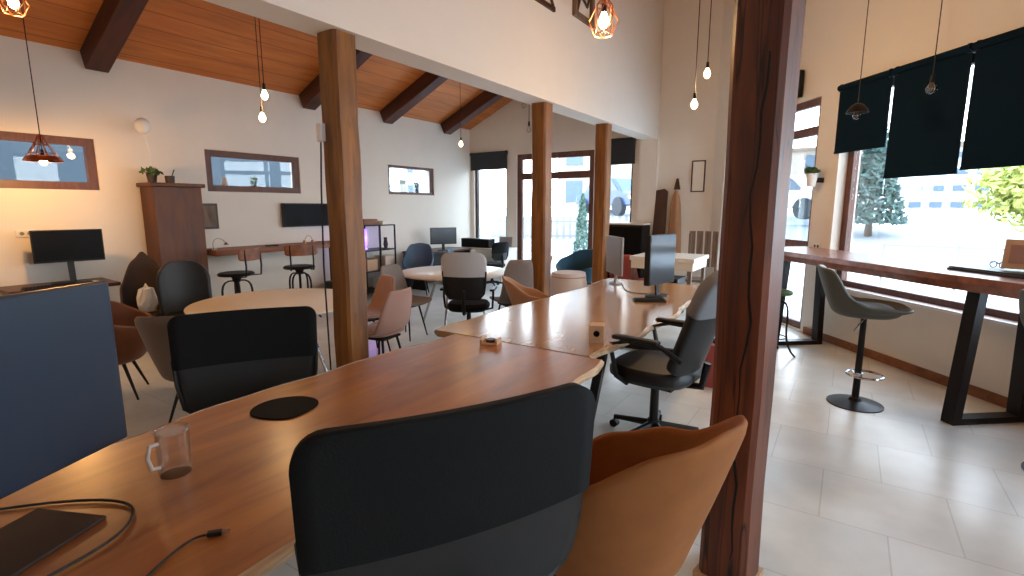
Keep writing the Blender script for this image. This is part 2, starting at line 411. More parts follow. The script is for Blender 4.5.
# ---- posts
def post(x, y, s, h, mat, lab, rz=0, grp=None, plinth=False):
    t = thing('wooden_post', lab, 'post', (x, y, 0), rz, grp)
    m = MB(); rows = []
    n = 14
    for i in range(n+1):
        z = h*i/n+0.0; w = s/2*(1+random.uniform(-.025, .025)); c = s*.1
        jx, jy = random.uniform(-.004, .004), random.uniform(-.004, .004)
        rows.append([(jx+a, jy+b, z) for a, b in [(-w+c, -w), (w-c, -w), (w, -w+c), (w, w-c), (w-c, w), (-w+c, w), (-w, w-c), (-w, -w+c)]])
    vs = m.quad_grid(rows, True); m.bm.faces.new(vs[0]); m.bm.faces.new(vs[-1])
    m.build('shaft', mat, t)
    if plinth:
        m = MB(); m.bb(-s/2-.015, s/2+.015, -s/2-.015, s/2+.015, 0, .03); m.build('plinth', 'kraft', t)
    return t
post(-3.27, 2.6, .205, 2.9, 'post_honey', 'honey wooden post under the white header, nearest the camera with a white box on it', 0, 'posts under the header')
post(-3.27, 5.62, .2, 2.9, 'post_honey', 'middle honey wooden post under the header, in front of the glass double door', 0, 'posts under the header')
post(-3.27, 7.5, .2, 2.9, 'post_honey', 'farthest honey wooden post under the header, beside the teal armchair', 0, 'posts under the header')
bp = post(-.32, 2.26, .2, ZC, 'post_red', 'tall reddish-brown cracked post standing beside the rust velvet chair', radians(-10), plinth=True)
# deep drying crack running down the red post
m = MB(); pts = []
for i in range(60):
    z = .1+i*.1; pts.append((.012*sin(i*.7)+.008*sin(i*1.9)+.028, -.1, z))
m.tube(pts, lambda t: .003+.004*abs(sin(t*23)), 5); m.build('crack', 'black_plastic', bp)

# thermostat box + cable on nearest honey post
o = MB().box((0, 0, 0), (.012+.03, .06, .13), None, .006).build('wall_switch_box', 'white'); o.location = (-3.35, 2.478, 2.2); o.rotation_euler = (0, 0, pi/2)
tag(o, 'small white box mounted high on the nearest honey post', 'sensor')
o = MB().tube([(-3.36, 2.48, 2.13), (-3.38, 2.475, 1.8), (-3.385, 2.46, 1.2), (-3.385, 2.465, .6), (-3.38, 2.47, .01)], .007, 6).build('power_cable', 'cord', smooth=True)
tag(o, 'thin dark cable hanging down the nearest honey post', 'cable')

# ------------------------------------------------------------------ furniture kit
def round_legs(root, spread, top, ztop, r0=.016, r1=.009, mat='black_metal'):
    for a in (45, 135, 225, 315):
        c, s_ = cos(radians(a)), sin(radians(a))
        MB().cyl((c*spread, s_*spread, 0), (c*top, s_*top, ztop), r1, r0, 10).build('leg', mat, root, True)

def tub_shell(W, D, seat, kp, flare=1.12, sq=2.6, n=44, rows_n=12, zb=None, lean=.1):
    """bowl-like upholstered shell, back at -Y; kp height key points by |angle|/pi from the back"""
    m = MB(); zb = seat-.13 if zb is None else zb; rows = []
    top_b = kp[0][1]
    for k in range(rows_n+1):
        v = k/rows_n; row = []
        for j in range(n):
            th = 2*pi*j/n; t = abs(((th+pi) % (2*pi))-pi)/pi
            h = interp(kp, t)
            c, s_ = cos(th), sin(th)
            rr = 1/((abs(c)**sq+abs(s_)**sq)**(1/sq))
            if v < .4:
                q = v/.4; rad = .02+.80*sin(q*pi/2)**.9; z = zb+.05*(q**3)
            else:
                q = (v-.4)/.6; rad = .82+(flare-.82)*(q**.75); z = zb+.05+(h-zb-.05)*q
            y = -c*rr*rad*D/2; x = s_*rr*rad*W/2
            up = max(0, z-seat)/(max(.1, top_b-seat))
            y -= lean*up*max(0, c)
            row.append((x, y, z))
        rows.append(row)
    vs = m.quad_grid(rows, True); m.bm.faces.new(vs[0])
    return m

def cushion(w, d, z0, z1, sq=3, n=32):
    m = MB(); rows = []
    for f, z in ((.88, z0), (1, z0+(z1-z0)*.3), (1, z0+(z1-z0)*.65), (.9, z1-.006), (.5, z1), (.05, z1)):
        row = []
        for j in range(n):
            th = 2*pi*j/n; c, s_ = cos(th), sin(th); rr = 1/((abs(c)**sq+abs(s_)**sq)**(1/sq))
            row.append((c*rr*w/2*f, s_*rr*d/2*f, z))
        rows.append(row)
    vs = m.quad_grid(rows, True); m.bm.faces.new(vs[0]); m.bm.faces.new(vs[-1])
    return m

def tub_chair(label, loc, rz, mat, W=.56, D=.54, seat=.46, hb=.82, ha=.66, hf=.5, flare=1.12, legm='black_metal', name='tub_chair', group=None, tilt=0, leg_t=.16, wing=None, th=.03):
    t = thing(name, label, 'chair', (loc[0], loc[1], 0), rz, group)
    kp = [(0, hb), (.18, hb-.01 if wing is None else wing), (.45, ha), (.72, (ha+hf)/2-.02), (.86, hf), (1, hf-.02)]
    tub_shell(W, D, seat, kp, flare).build('shell', mat, t, True, solid=th, sub=1)
    cushion(W*.82, D*.84, seat-.07, seat+.03).build('seat', mat, t, True)
    round_legs(t, min(W, D)*.48, leg_t, seat-.11, mat=legm)
    return t

def side_chair(label, loc, rz, mat, W=.46, seat=.46, hb=.86, name='side_chair', group=None, legm='black_metal'):
    t = thing(name, label, 'chair', (loc[0], loc[1], 0), rz, group)
    # one curved sheet: back, bend, seat
    prof = [(-.30, hb), (-.275, hb-.1), (-.245, hb-.2), (-.225, seat+.14), (-.2, seat+.05), (-.14, seat+.005), (0, seat-.005), (.14, seat), (.22, seat+.005), (.25, seat-.02)]
    rows = []
    for k, (y, z) in enumerate(prof):
        w = [.30, .38, .42, .45, .47, .48, .48, .47, .44, .38][k]*W/.46
        row = []
        for j in range(11):
            s_ = j/5-1; cup = (.05 if k < 5 else .025)*s_*s_
            row.append((s_*w/2, y+(cup if k < 5 else 0), z+(0 if k < 4 else cup)))
        rows.append(row)
    m = MB(); m.quad_grid(rows); m.build('shell', mat, t, True, solid=.035, sub=1)
    cushion(W*.86, .4, seat-.01, seat+.035).build('seat', mat, t, True)
    m = MB(); m.box((0, 0, seat-.045), (.26, .28, .02)); m.build('seat_frame', legm, t)
    round_legs(t, .25, .15, seat-.045, .013, .009, legm)
    return t

def rounded_panel(w, z0, z1, curve=.06, r=.09, lean=.0, y=0, wb=None, n=16, rt=None, rb=None, bulge=0):
    m = MB(); wb = w if wb is None else wb; rows = []; H = z1-z0; rt = r if rt is None else rt; rb = r if rb is None else rb
    zs = []
    for i in range(7): zs.append(z0+rb*(1-cos(i/6*pi/2)))
    for i in range(1, 6): zs.append(z0+rb+(H-rt-rb)*i/6)
    for i in range(7): zs.append(z1-rt+rt*sin(i/6*pi/2))
    for z in zs:
        f = (z-z0)/H; hwid = (wb+(w-wb)*f)/2
        if z < z0+rb: hwid -= rb-sqrt(max(0, rb*rb-(z0+rb-z)**2))
        if z > z1-rt: hwid -= rt-sqrt(max(0, rt*rt-(z-z1+rt)**2))
        rows.append([(hwid*(2*j/n-1), y-lean*f+curve*(2*j/n-1)**2*(hwid/(w/2))**2+bulge*sin(f*pi), z) for j in range(n+1)])
    m.quad_grid(rows); return m

def office_base(t, seat_z, mat='black_plastic'):
    MB().cyl((0, 0, .13), (0, 0, seat_z-.06), .03, .026, 14).build('gas_lift', 'black_metal', t, True)
    m = MB(); m.cyl((0, 0, .08), (0, 0, .14), .045, .04, 14)
    for k in range(5):
        a = 2*pi*k/5+.3; m.cyl((0, 0, .11), (cos(a)*.29, sin(a)*.29, .075), .026, .016, 8)
    m.build('base', mat, t, True)
    for k in range(5):
        a = 2*pi*k/5+.3; x, y = cos(a)*.29, sin(a)*.29
        m = MB(); m.cyl((x-.022*sin(a), y+.022*cos(a), .028), (x+.022*sin(a), y-.022*cos(a), .028), .028, None, 14); m.cyl((x, y, .04), (x, y, .08), .008)
        m.build('caster', 'black_plastic', t, True)

def mesh_chair(label, loc, rz, W=.56, top=1.1, seat=.5, group=None, pad='black_fabric', split=.42, arms=True, bot=None, backy=-.26, lean=.06, rt=.1, curve=.07):
    t = thing('office_chair', label, 'chair', (loc[0], loc[1], 0), rz, group)
    bot = seat+.12 if bot is None else bot; mid = bot+(top-bot)*split
    office_base(t, seat)
    cushion(.5, .48, seat-.05, seat+.05).build('seat', 'black_fabric', t, True)
    L2 = lean*(mid-bot)/(top-bot)
    rounded_panel(W, mid-.01, top, curve, y=backy-L2, lean=lean-L2, rt=rt, rb=.012, wb=W*.98).build('backrest', pad, t, True, solid=.035)
    rounded_panel(W*.97, bot, mid+.02, curve*.93, y=backy, lean=L2, rt=.012, rb=.08, wb=W*.86).build('back_mesh', 'mesh', t, True, solid=.012)
    m = MB(); pts = []
    hw = W/2*.97
    for z, x in ((mid+.05, -hw), (mid-.1, -hw*.97), (bot+.06, -hw*.9), (bot, -hw*.7), (bot, 0), (bot, hw*.7), (bot+.06, hw*.9), (mid-.1, hw*.97), (mid+.05, hw)):
        pts.append((x, backy-.01-L2*(z-bot)/(mid-bot+.01)+.06*(x/hw)**2, z))
    m.tube(pts, .012, 8); m.build('back_frame', 'black_plastic', t, True)
    m = MB(); m.tube([(0, -.1, seat-.06), (0, backy-.02, seat-.05), (0, backy-.045, seat+.06), (0, backy-.03, bot+.1)], .022, 8); m.build('back_bracket', 'black_plastic', t, True)
    if arms:
        for s_ in (-1, 1):
            m = MB(); m.tube([(s_*.2, 0, seat-.05), (s_*.29, 0, seat-.03), (s_*.3, -.01, seat+.1), (s_*.3, 0, seat+.19)], .014, 8)
            m.box((s_*.3, .02, seat+.2), (.055, .26, .028), None, .01); m.build('armrest', 'black_plastic', t)
    return t

def monitor(label, loc, rz, w=.55, h=.33, zc=.3, screen='screen_off', shell='black_plastic', name='monitor', foot=.22, tilt=0, neck=True, thick=.03):
    """screen towards local -Y; base at origin"""
    t = thing(name, label, 'monitor', loc, rz)
    m = MB(); m.box((0, 0, zc), (w, thick, h), None, .006); m.build('housing', shell, t)
    m = MB(); m.box((0, -thick/2-.001, zc+.004), (w-.024, .004, h-.03)); m.build('screen', screen, t)
    if neck:
        m = MB(); m.box((0, .03, zc*.5), (.06, .02, zc), Matrix.Rotation(-.08, 4, 'X'), .004); m.build('stand_neck', shell, t)
        m = MB(); m.lathe([(.001, 0), (foot/2, 0), (foot/2, .008), (foot/2*.9, .014), (.001, .016)], (0, .02, 0), 28, 1.15, .8); m.build('stand_base', shell, t, True)
    return t

def table_leg_frame(t, y, x0, x1, h, mat='black_metal', w=.06, inset=.1, d=.05):
    """trapezoid loop leg: narrower at the foot"""
    m = MB()
    m.poly_extrude([(x0+inset, y, 0), (x1-inset, y, 0), (x1-inset, y, w), (x0+inset, y, w)], (0, d, 0))
    m.poly_extrude([(x0, y, h-w), (x1, y, h-w), (x1, y, h), (x0, y, h)], (0, d, 0))
    m.poly_extrude([(x0+inset, y, w), (x0+inset+w, y, w), (x0+w, y, h-w), (x0, y, h-w)], (0, d, 0))
    m.poly_extrude([(x1-inset-w, y, w), (x1-inset, y, w), (x1, y, h-w), (x1-w, y, h-w)], (0, d, 0))
    return m.build('leg', mat, t)

# ------------------------------------------------------------------ long live-edge tables
def live_table(label, y0, y1, xl, xr, mat, seed, legs):
    t = thing('long_table', label, 'table', ((xl+xr)/2, (y0+y1)/2, 0), 0, 'live-edge tables end to end')
    cx, cy = (xl+xr)/2, (y0+y1)/2; rnd = random.Random(seed); n = 46
    ph = [rnd.uniform(0, 6) for _ in range(8)]
    L = []; R = []
    for i in range(n+1):
        y = y0+(y1-y0)*i/n
        wob = lambda k: .035*sin(y*2.1+ph[k])+.014*sin(y*6.7+ph[k+1])+.007*sin(y*15+ph[k+2])
        L.append((xl+wob(0)-cx, y-cy)); R.append((xr+wob(3)-cx, y-cy))
    T = .75; th = .05
    m = MB(); rows = []
    for i in range(n+1):
        (a, yy), (b, _) = L[i], R[i]
        rows.append([(a, yy, T-.012), (a+.018, yy, T), (a*.5+b*.5-.2, yy, T), (a*.5+b*.5+.2, yy, T), (b-.018, yy, T), (b, yy, T-.012), (b-.03, yy, T-th), (a+.03, yy, T-th)])
    vs = m.quad_grid(rows, True); m.bm.faces.new(vs[0]); m.bm.faces.new(vs[-1])
    m.build('tabletop', mat, t)
    # live-edge rim, its whitish tone paints the light catching the edge
    for side, P, s_ in (('l', L, -1), ('r', R, 1)):
        m = MB(); rows = []
        for i, (x, y) in enumerate(P):
            j = .003*sin(i*1.7)
            rows.append([(x-s_*.014, y, T+.0025), (x+s_*(.006+j), y, T-.012), (x+s_*(.004-j), y, T-.032), (x-s_*.03, y, T-th-.002), (x-s_*.04, y, T-th+.004), (x-s_*.02, y, T-.02)])
        vs = m.quad_grid(rows, True); m.bm.faces.new(vs[0]); m.bm.faces.new(vs[-1])
        m.build('bark_edge', 'table_edge', t)
    for y in legs: table_leg_frame(t, y-cy, xl+.1-cx, xr-.1-cx, T-th)
    return t
live_table('orange-brown live-edge wooden table nearest the camera, holding the glass mug', -1.0, 2.725, -2.33, -1.15, 'table', 3, (-.6, 2.45))
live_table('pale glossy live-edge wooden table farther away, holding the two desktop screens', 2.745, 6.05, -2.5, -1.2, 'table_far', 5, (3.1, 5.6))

# ------------------------------------------------------------------ foreground
mesh_chair('large black office chair seen from behind, at the camera side of the near table', (-.925, .995), face(-.87, .49), curve=.04, arms=False, W=.76, top=1.19, seat=.5, bot=.64, split=.44, lean=.03, backy=-.235, rt=.075)
tub_chair('rust-orange velvet tub chair at the near table beside the red post', (-.68, 1.72), face(-.93, .3), 'rust', W=.62, D=.6, seat=.42, hb=.98, ha=.74, hf=.57, flare=1.18, legm='black_metal', wing=.95, th=.035)
mesh_chair('black office chair across the near table, its backrest facing the camera', (-2.77, 1.46), face(.84, -.54), W=.8, top=1.03, seat=.46, bot=.42, split=.5, curve=.05, rt=.06, arms=False)
# executive chair at far table
t = thing('executive_chair', 'black leather executive chair with grey head cover at the far table', 'chair', (-1.05, 3.43, 0), face(-1, .12)); t.scale = (1.08, 1.08, 1.06)
office_base(t, .5)
cushion(.54, .54, .44, .55).build('seat', 'black_leather', t, True)
rounded_panel(.5, .55, 1.17, .07, lean=.2, y=-.24, rt=.13, rb=.06).build('backrest', 'black_leather', t, True, solid=.07, sub=1)
rounded_panel(.5, .93, 1.185, .07, lean=.08, y=-.37, rt=.13, rb=.02, wb=.53).build('head_cover', 'cover_grey', t, True, solid=.095, sub=1)
m = MB(); m.box((0, -.02, .425), (.3, .3, .03)); m.tube([(0, -.1, .42), (0, -.3, .44), (0, -.33, .6)], .025, 8); m.build('seat_plate', 'black_metal', t)
for s_ in (-1, 1):
    m = MB(); m.tube([(s_*.24, .08, .44), (s_*.31, .12, .5), (s_*.31, .17, .7), (s_*.31, .05, .74), (s_*.31, -.16, .735), (s_*.29, -.28, .66)], .016, 8)
    m.box((s_*.31, .0, .755), (.06, .3, .03), None, .012); m.build('armrest', 'black_plastic', t)
m = MB(); m.tube([(.05, 0, .42), (.16, .02, .4), (.24, .02, .39)], .006, 6); m.build('lever', 'chrome', t, True)

# big dark-blue monitor at left edge
p0, p1 = V((-2.04, .64, 0)), V((-1.72, -.06, 0)); mid = (p0+p1)/2; d = (p0-p1).normalized(); W_ = (p0-p1).length
t = thing('monitor', 'large navy-backed monitor on the near table at the left edge of the view', 'monitor', (mid.x, mid.y, .75), atan2(d.y, d.x))
m = MB(); m.box((0, 0, .385), (W_, .03, .55), None, .008); m.build('housing', 'monitor_blue', t)
m = MB(); m.box((0, .017, .39), (W_-.03, .004, .52)); m.build('screen', 'screen_off', t)
m = MB(); m.box((-.16, -.035, .16), (.09, .03, .3), None, .006); m.build('stand_neck', 'black_plastic', t)
m = MB(); m.box((-.06, -.09, .006), (.34, .24, .012), None, .005); m.build('stand_base', 'dbrown', t)

# glass mug
t = thing('glass_mug', 'clear glass mug standing on the near wooden table', 'mug', (-1.85, .71, .75), radians(-80)); t.scale = (1.28, 1.28, 1.4)
m = MB(); m.lathe([(.001, .0), (.036, .0), (.038, .01), (.040, .11), (.0375, .11), (.0355, .02), (.001, .018)], seg=28); m.build('body', 'mug', t, True)
m = MB(); m.tube([(.038, 0, .09), (.058, 0, .092), (.066, 0, .065), (.058, 0, .035), (.038, 0, .03)], .0055, 8); m.build('handle', 'mug_handle', t, True)
m = MB(); m.lathe([(.041, .109), (.0425, .112), (.041, .115), (.0375, .113), (.037, .11)], seg=28); m.build('rim', 'mug', t, True)
# mouse mat
m = MB(); pts = [(.13*cos(a)*(1+.1*cos(2*a)), .135*sin(a)*(1+.05*sin(3*a))) for a in [2*pi*k/36 for k in range(36)]]
m.prism(pts, 0, .006); o = m.build('mouse_pad', 'black_fabric', bevel=.001); o.location = (-2.06, 1.25, .751); o.rotation_euler = (0, 0, radians(62))
tag(o, 'black rounded mouse pad lying on the near table', 'mouse pad')
# cables on the table
m = MB(); m.tube(bez((-2.06, .3, .756), (-1.9, .5, .757), (-1.78, .56, .757), (-1.7, .53, .757), 14)+bez((-1.7, .53, .757), (-1.62, .5, .757), (-1.58, .44, .757), (-1.56, .3, .757), 10)[1:], .0042, 8)
o = m.build('power_cable', 'cord', smooth=True); tag(o, 'dark cable arching over the near table in front of the navy monitor', 'cable')
t = thing('usb_cable', 'dark cable ending in a black plug on the near table below the mug', 'cable', (-1.39, .61, .75))
m = MB(); m.tube(bez((-.013, -.017, .008), (-.05, -.05, .006), (0, -.13, .005), (.07, -.24, .005), 14), .0035, 8); m.build('cord', 'cord', t, True)
m = MB(); m.box((0, 0, .009), (.038, .018, .013), radians(50), .003); pg = m.build('plug', 'black_plastic', t)
m = MB(); m.box((.018, .0215, .009), (.018, .013, .006), radians(50)); m.build('plug_tip', 'chrome', pg)

# ashtray-like wooden holder and tissue box on the joint
t = thing('coaster_stack', 'small wooden coaster holder near the joint of the two tables', 'coaster', (-1.93, 2.66, .75), .3)
m = MB(); m.bb(-.06, .06, -.05, .05, 0, .012, .003); m.bb(-.06, -.045, -.05, .05, .012, .035); m.bb(.045, .06, -.05, .05, .012, .035); m.build('tray', 'kraft', t)
m = MB(); m.cyl((0, 0, .012), (0, 0, .03), .035, None, 20); m.build('coaster', 'walnut', t)
t = thing('tissue_box', 'pale wooden box with a round dark hole on the far table', 'box', (-1.36, 3.1, .75), radians(20))
m = MB(); m.bb(-.05, .05, -.055, .055, 0, .12, .004); m.build('body', 'kraft', t)
m = MB(); m.cyl((.0, -.0555, .065), (.0, -.057, .065), .021, None, 20); m.build('round_hole', 'screen_off', t)
# far table monitors
monitor('silver-backed desktop screen on the far table, farther of the pair', (-2.27, 5.62, .75), face(-.75, -.66)+pi, .52, .44, .34, 'silver', 'silver', foot=.2)
monitor('desktop screen with grey display and black edge on the far table, nearer of the pair', (-1.56, 5.07, .75), face(.97, -.24)+pi, .48, .5, .38, 'screen_grey', 'black_plastic', foot=.26, thick=.06)
def keyboard(label, loc, rz, mat='black_plastic', w=.4):
    t = thing('keyboard', label, 'keyboard', loc, rz)
    m = MB(); m.box((0, 0, .009), (w, .14, .016), None, .005); kb = m.build('body', mat, t)
    m = MB()
    for r in range(5):
        for k in range(14): m.box((-w/2+.02+k*(w-.04)/13, -.05+r*.025, .021), (.02, .018, .006))
    m.build('keys', 'screen_off', kb)
    return t
keyboard('black keyboard in front of the nearer desktop screen', (-1.55, 4.75, .75), face(.5, -.87)+pi, w=.3)
m = MB(); m.tube(bez((-1.7, 5.15, .755), (-1.9, 5.0, .755), (-2.0, 5.25, .755), (-2.2, 5.7, .755), 14), .004, 6); o = m.build('monitor_cable', 'cord', smooth=True)
tag(o, 'thin cable curling between the two desktop screens', 'cable')

# ------------------------------------------------------------------ bar along the windows
UB = .56   # table depth
def bar_pt(u, off): return W0+WD*u-WN*off
t = thing('bar_table', 'long high brown wooden bar table under the right-hand windows', 'table', bar_pt(5.5, .3), 0)
rz = atan2(WD.y, WD.x)
t.rotation_euler = (0, 0, rz)   # local +X along wall towards camera, local +Y outwards
m = MB(); rows = []
for i in range(31):
    x = -2.75+7.2*i/30; wob = .018*sin(x*2.3)+.008*sin(x*7)
    rows.append([(x, -.53+wob, 1.15), (x, -.54+wob, 1.1), (x, -.515+wob, 1.04), (x, .22, 1.04), (x, .22, 1.15)])
vs = m.quad_grid(rows, True); m.bm.faces.new(vs[0]); m.bm.faces.new(vs[-1]); m.build('tabletop', 'bar', t, bevel=.004)
for x in (-2.27, .0, 3.9):
    m = MB(); w = .07; h = 1.04; s_ = .09
    a, b = -.53, .17
    m.poly_extrude([(x-.05, a+.05, 0), (x-.05, b-.02, 0), (x-.05, b-.02, .05), (x-.05, a+.05, .05)], (.1, 0, 0))
    m.poly_extrude([(x-.05, a+.05, .05), (x-.05, a+.05+w, .05), (x-.05, a+.12+w, h), (x-.05, a+.12, h)], (.1, 0, 0))
    m.poly_extrude([(x-.05, b-.02-w, .05), (x-.05, b-.02, .05), (x-.05, b-.05, h), (x-.05, b-.05-w, h)], (.1, 0, 0))
    m.build('leg', 'black_metal', t)

def bar_stool(label, loc, rz, mat='olive', seat=.83, group=None):
    t = thing('bar_stool', label, 'stool', (loc[0], loc[1], 0), rz, group)
    kp = [(0, seat+.34), (.22, seat+.33), (.36, seat+.09), (.5, seat+.035), (.8, seat+.025), (1, seat+.01)]
    tub_shell(.5, .56, seat, kp, 1.1, zb=seat-.06, lean=.05).build('shell', mat, t, True, solid=.028, sub=1)
    cushion(.38, .38, seat-.03, seat+.03).build('seat', mat, t, True)
    MB().cyl((0, 0, .03), (0, 0, seat-.07), .028, .022, 16).build('column', 'black_metal', t, True)
    m = MB(); m.lathe([(.001, 0), (.205, 0), (.205, .008), (.14, .02), (.05, .035), (.035, .06), (.03, .06)], seg=36); m.build('base', 'black_metal', t, True)
    m = MB(); pts = [(.03*cos(a)*4.2, .05+.13*sin(a), .26) for a in [2*pi*k/28 for k in range(28)]]
    m.tube(pts, .01, 8, True); m.cyl((0, 0, .245), (0, 0, .275), .034, None, 14); m.build('footrest', 'chrome', t, True)
    m = MB(); m.tube([(.02, 0, seat-.09), (.1, -.05, seat-.12), (.17, -.1, seat-.17)], .006, 6); m.build('lever', 'chrome', t, True)
    return t
bar_stool('olive-grey bar stool with a round black base at the window bar', (.17, 5.02), face(.98, .2), group='upholstered bar stools')
bar_stool('bar stool whose round base edge shows at the right edge of the picture', (1.26, 4.31), face(.78, .63), group='upholstered bar stools')

def swivel_stool(label, loc, rz, seatm, back=True, seat=.62, group=None, sc=1):
    t = thing('swivel_stool', label, 'stool', (loc[0], loc[1], 0), rz, group); t.scale = (sc, sc, 1)
    m = MB(); m.lathe([(.001, seat-.01), (.17, seat-.01), (.175, seat+.012), (.16, seat+.03), (.001, seat+.032)], seg=28); m.build('seat', seatm, t, True)
    m = MB(); m.cyl((0, 0, .24), (0, 0, seat-.01), .014, None, 10); m.cyl((0, 0, seat-.1), (0, 0, seat-.03), .035, .05, 12); m.build('screw_column', 'black_metal', t, True)
    for a in (45, 135, 225, 315):
        c, s_ = cos(radians(a)), sin(radians(a))
        pts = bez((c*.03, s_*.03, seat-.08), (c*.26, s_*.26, seat-.06), (c*.02, s_*.02, .2), (c*.25, s_*.25, 0), 12)
        MB().tube(pts, .011, 7).build('leg', 'black_metal', t, True)
    m = MB(); m.tube([(cos(a)*.14, sin(a)*.14, .2) for a in [2*pi*k/20 for k in range(20)]], .007, 6, True); m.build('foot_ring', 'black_metal', t, True)
    if back:
        m = MB()
        for s_ in (-1, 1): m.tube([(s_*.11, -.1, seat-.02), (s_*.12, -.2, seat-.01), (s_*.12, -.21, seat+.12), (s_*.12, -.2, seat+.35)], .009, 6)
        m.build('back_frame', 'black_metal', t, True)
        rounded_panel(.34, seat+.2, seat+.36, .05, r=.04, y=-.22).build('backrest', 'counter', t, True, solid=.02)
    return t
swivel_stool('black metal stool with green seat at the far end of the window bar', (-.62, 6.3), .6, 'leaf', back=False, seat=.7)

# laptop-like navy folder, cables and picture on the bar
c = bar_pt(5.42, .4)
t = thing('laptop', 'dark navy laptop lying closed on the window bar', 'laptop', (c.x, c.y, 1.15), rz)
m = MB(); m.bb(-.3, .3, -.16, .16, 0, .018, .004); m.build('base', 'monitor_blue', t)
m = MB(); m.bb(-.295, .295, -.155, .155, .02, .03, .004); m.build('lid', 'black_plastic', t)
c = bar_pt(5.5, .36)
t = thing('photo_frame', 'brown cardboard picture leaning above the laptop on the bar', 'picture', (c.x, c.y, 1.182), rz+.5)
m = MB(); m.box((0, 0, .12), (.2, .015, .22), Matrix.Rotation(-.15, 4, 'X'), .003); m.build('board', 'kraft', t)
m = MB(); m.box((0, -.01, .12), (.13, .004, .14), Matrix.Rotation(-.15, 4, 'X')); m.build('print', 'pink', t)
c = bar_pt(5.36, .38)
t = thing('eyeglasses', 'wire glasses standing folded on the navy laptop', 'glasses', (c.x, c.y, 1.181), rz)
for s_ in (-1, 1):
    m = MB(); m.tube([(s_*.035+.026*cos(a), 0, .03+.024*sin(a)) for a in [2*pi*k/16 for k in range(16)]], .003, 6, True)
    m.tube([(s_*.06, 0, .04), (s_*.065, .05, .045), (s_*.062, .12, .02)], .0028, 6); m.build('lens_frame', 'black_metal', t, True)
m = MB(); m.tube([(-.01, 0, .036), (0, 0, .042), (.01, 0, .036)], .003, 6); m.build('bridge', 'black_metal', t, True)
# small desk mic arm-ish
c = bar_pt(5.28, .17)
t = thing('wire_stand', 'thin crooked wire stand behind the glasses on the bar', 'stand', (c.x, c.y, 1.15), rz)
m = MB(); m.lathe([(.001, 0), (.045, 0), (.045, .008), (.001, .012)], seg=20); m.build('base', 'black_plastic', t, True)
m = MB(); m.tube([(0, 0, .01), (.0, 0, .08), (.08, 0, .13), (-.01, 0, .19)], .004, 6); m.tube([(.05, 0, .1), (.14, 0, .16)], .004, 6); m.build('wire_arm', 'black_metal', t, True)
# socket + potted plant + speaker on wall pier
def on_win_wall(name, u, z, build, label, cat, off=0.0):
    c = along(u, off, z); t = thing(name, label, cat, c, rz); build(t); return t
def sock(t):
    m = MB(); m.bb(-.06, .06, -.012, 0, -.04, .04, .003); m.build('plate', 'white', t)
    m = MB(); m.cyl((-.028, -.0135, 0), (-.028, -.0121, 0), .018, None, 16); m.build('outlet', 'grey_blind', t)
    m = MB(); m.cyl((.028, -.0135, 0), (.028, -.0121, 0), .018, None, 16); m.build('outlet', 'grey_blind', t)
on_win_wall('wall_socket', 2.83, 1.16, sock, 'white double wall socket on the pier above the bar', 'socket')
def leafball(m, c, r, n, size, rnd, sc=(1, 1, 1)):
    for i in range(n):
        d = V((rnd.gauss(0, 1), rnd.gauss(0, 1), rnd.gauss(0, 1))).normalized()*r*rnd.uniform(.5, 1)
        p = V(c)+V((d.x*sc[0], d.y*sc[1], d.z*sc[2]))
        a = V((rnd.gauss(0, 1), rnd.gauss(0, 1), rnd.gauss(0, 1))).normalized(); b_ = a.orthogonal().normalized(); s2 = size*rnd.uniform(.6, 1.3)
        q = [p-a*s2, p+b_*s2*.45, p+a*s2, p-b_*s2*.45]
        m.bm.faces.new([m.bm.verts.new(v) for v in q])
def wallplant(t):
    m = MB(); m.lathe([(.045, -.08), (.07, .08), (.066, .08), (.04, -.075)], (0, -.15, 0), 20); m.build('pot', 'pot', t, True)
    m = MB(); leafball(m, (0, -.16, .11), .1, 110, .035, random.Random(2), (1, .7, .5)); m.build('foliage', 'leaf', t)
    m = MB(); m.bb(-.02, .02, -.1, 0, -.03, .03); m.build('bracket', 'black_metal', t)
on_win_wall('potted_plant', 2.82, 1.98, wallplant, 'green plant in a white pot hung on the wall pier by the window', 'plant')
def speak(t):
    m = MB(); m.bb(-.07, .07, -.14, -.02, -.17, .17, .008); m.build('cabinet', 'black_plastic', t)
    m = MB(); m.cyl((0, -.145, -.05), (0, -.14, -.05), .05, None, 20); m.cyl((0, -.145, .08), (0, -.14, .08), .025, None, 16); m.build('speaker_cone', 'screen_off', t, True)
    m = MB(); m.bb(-.02, .02, -.02, 0, -.03, .03); m.build('bracket', 'black_metal', t)
on_win_wall('wall_speaker', 2.25, 3.24, speak, 'small black speaker on the wall above the glass door', 'speaker')

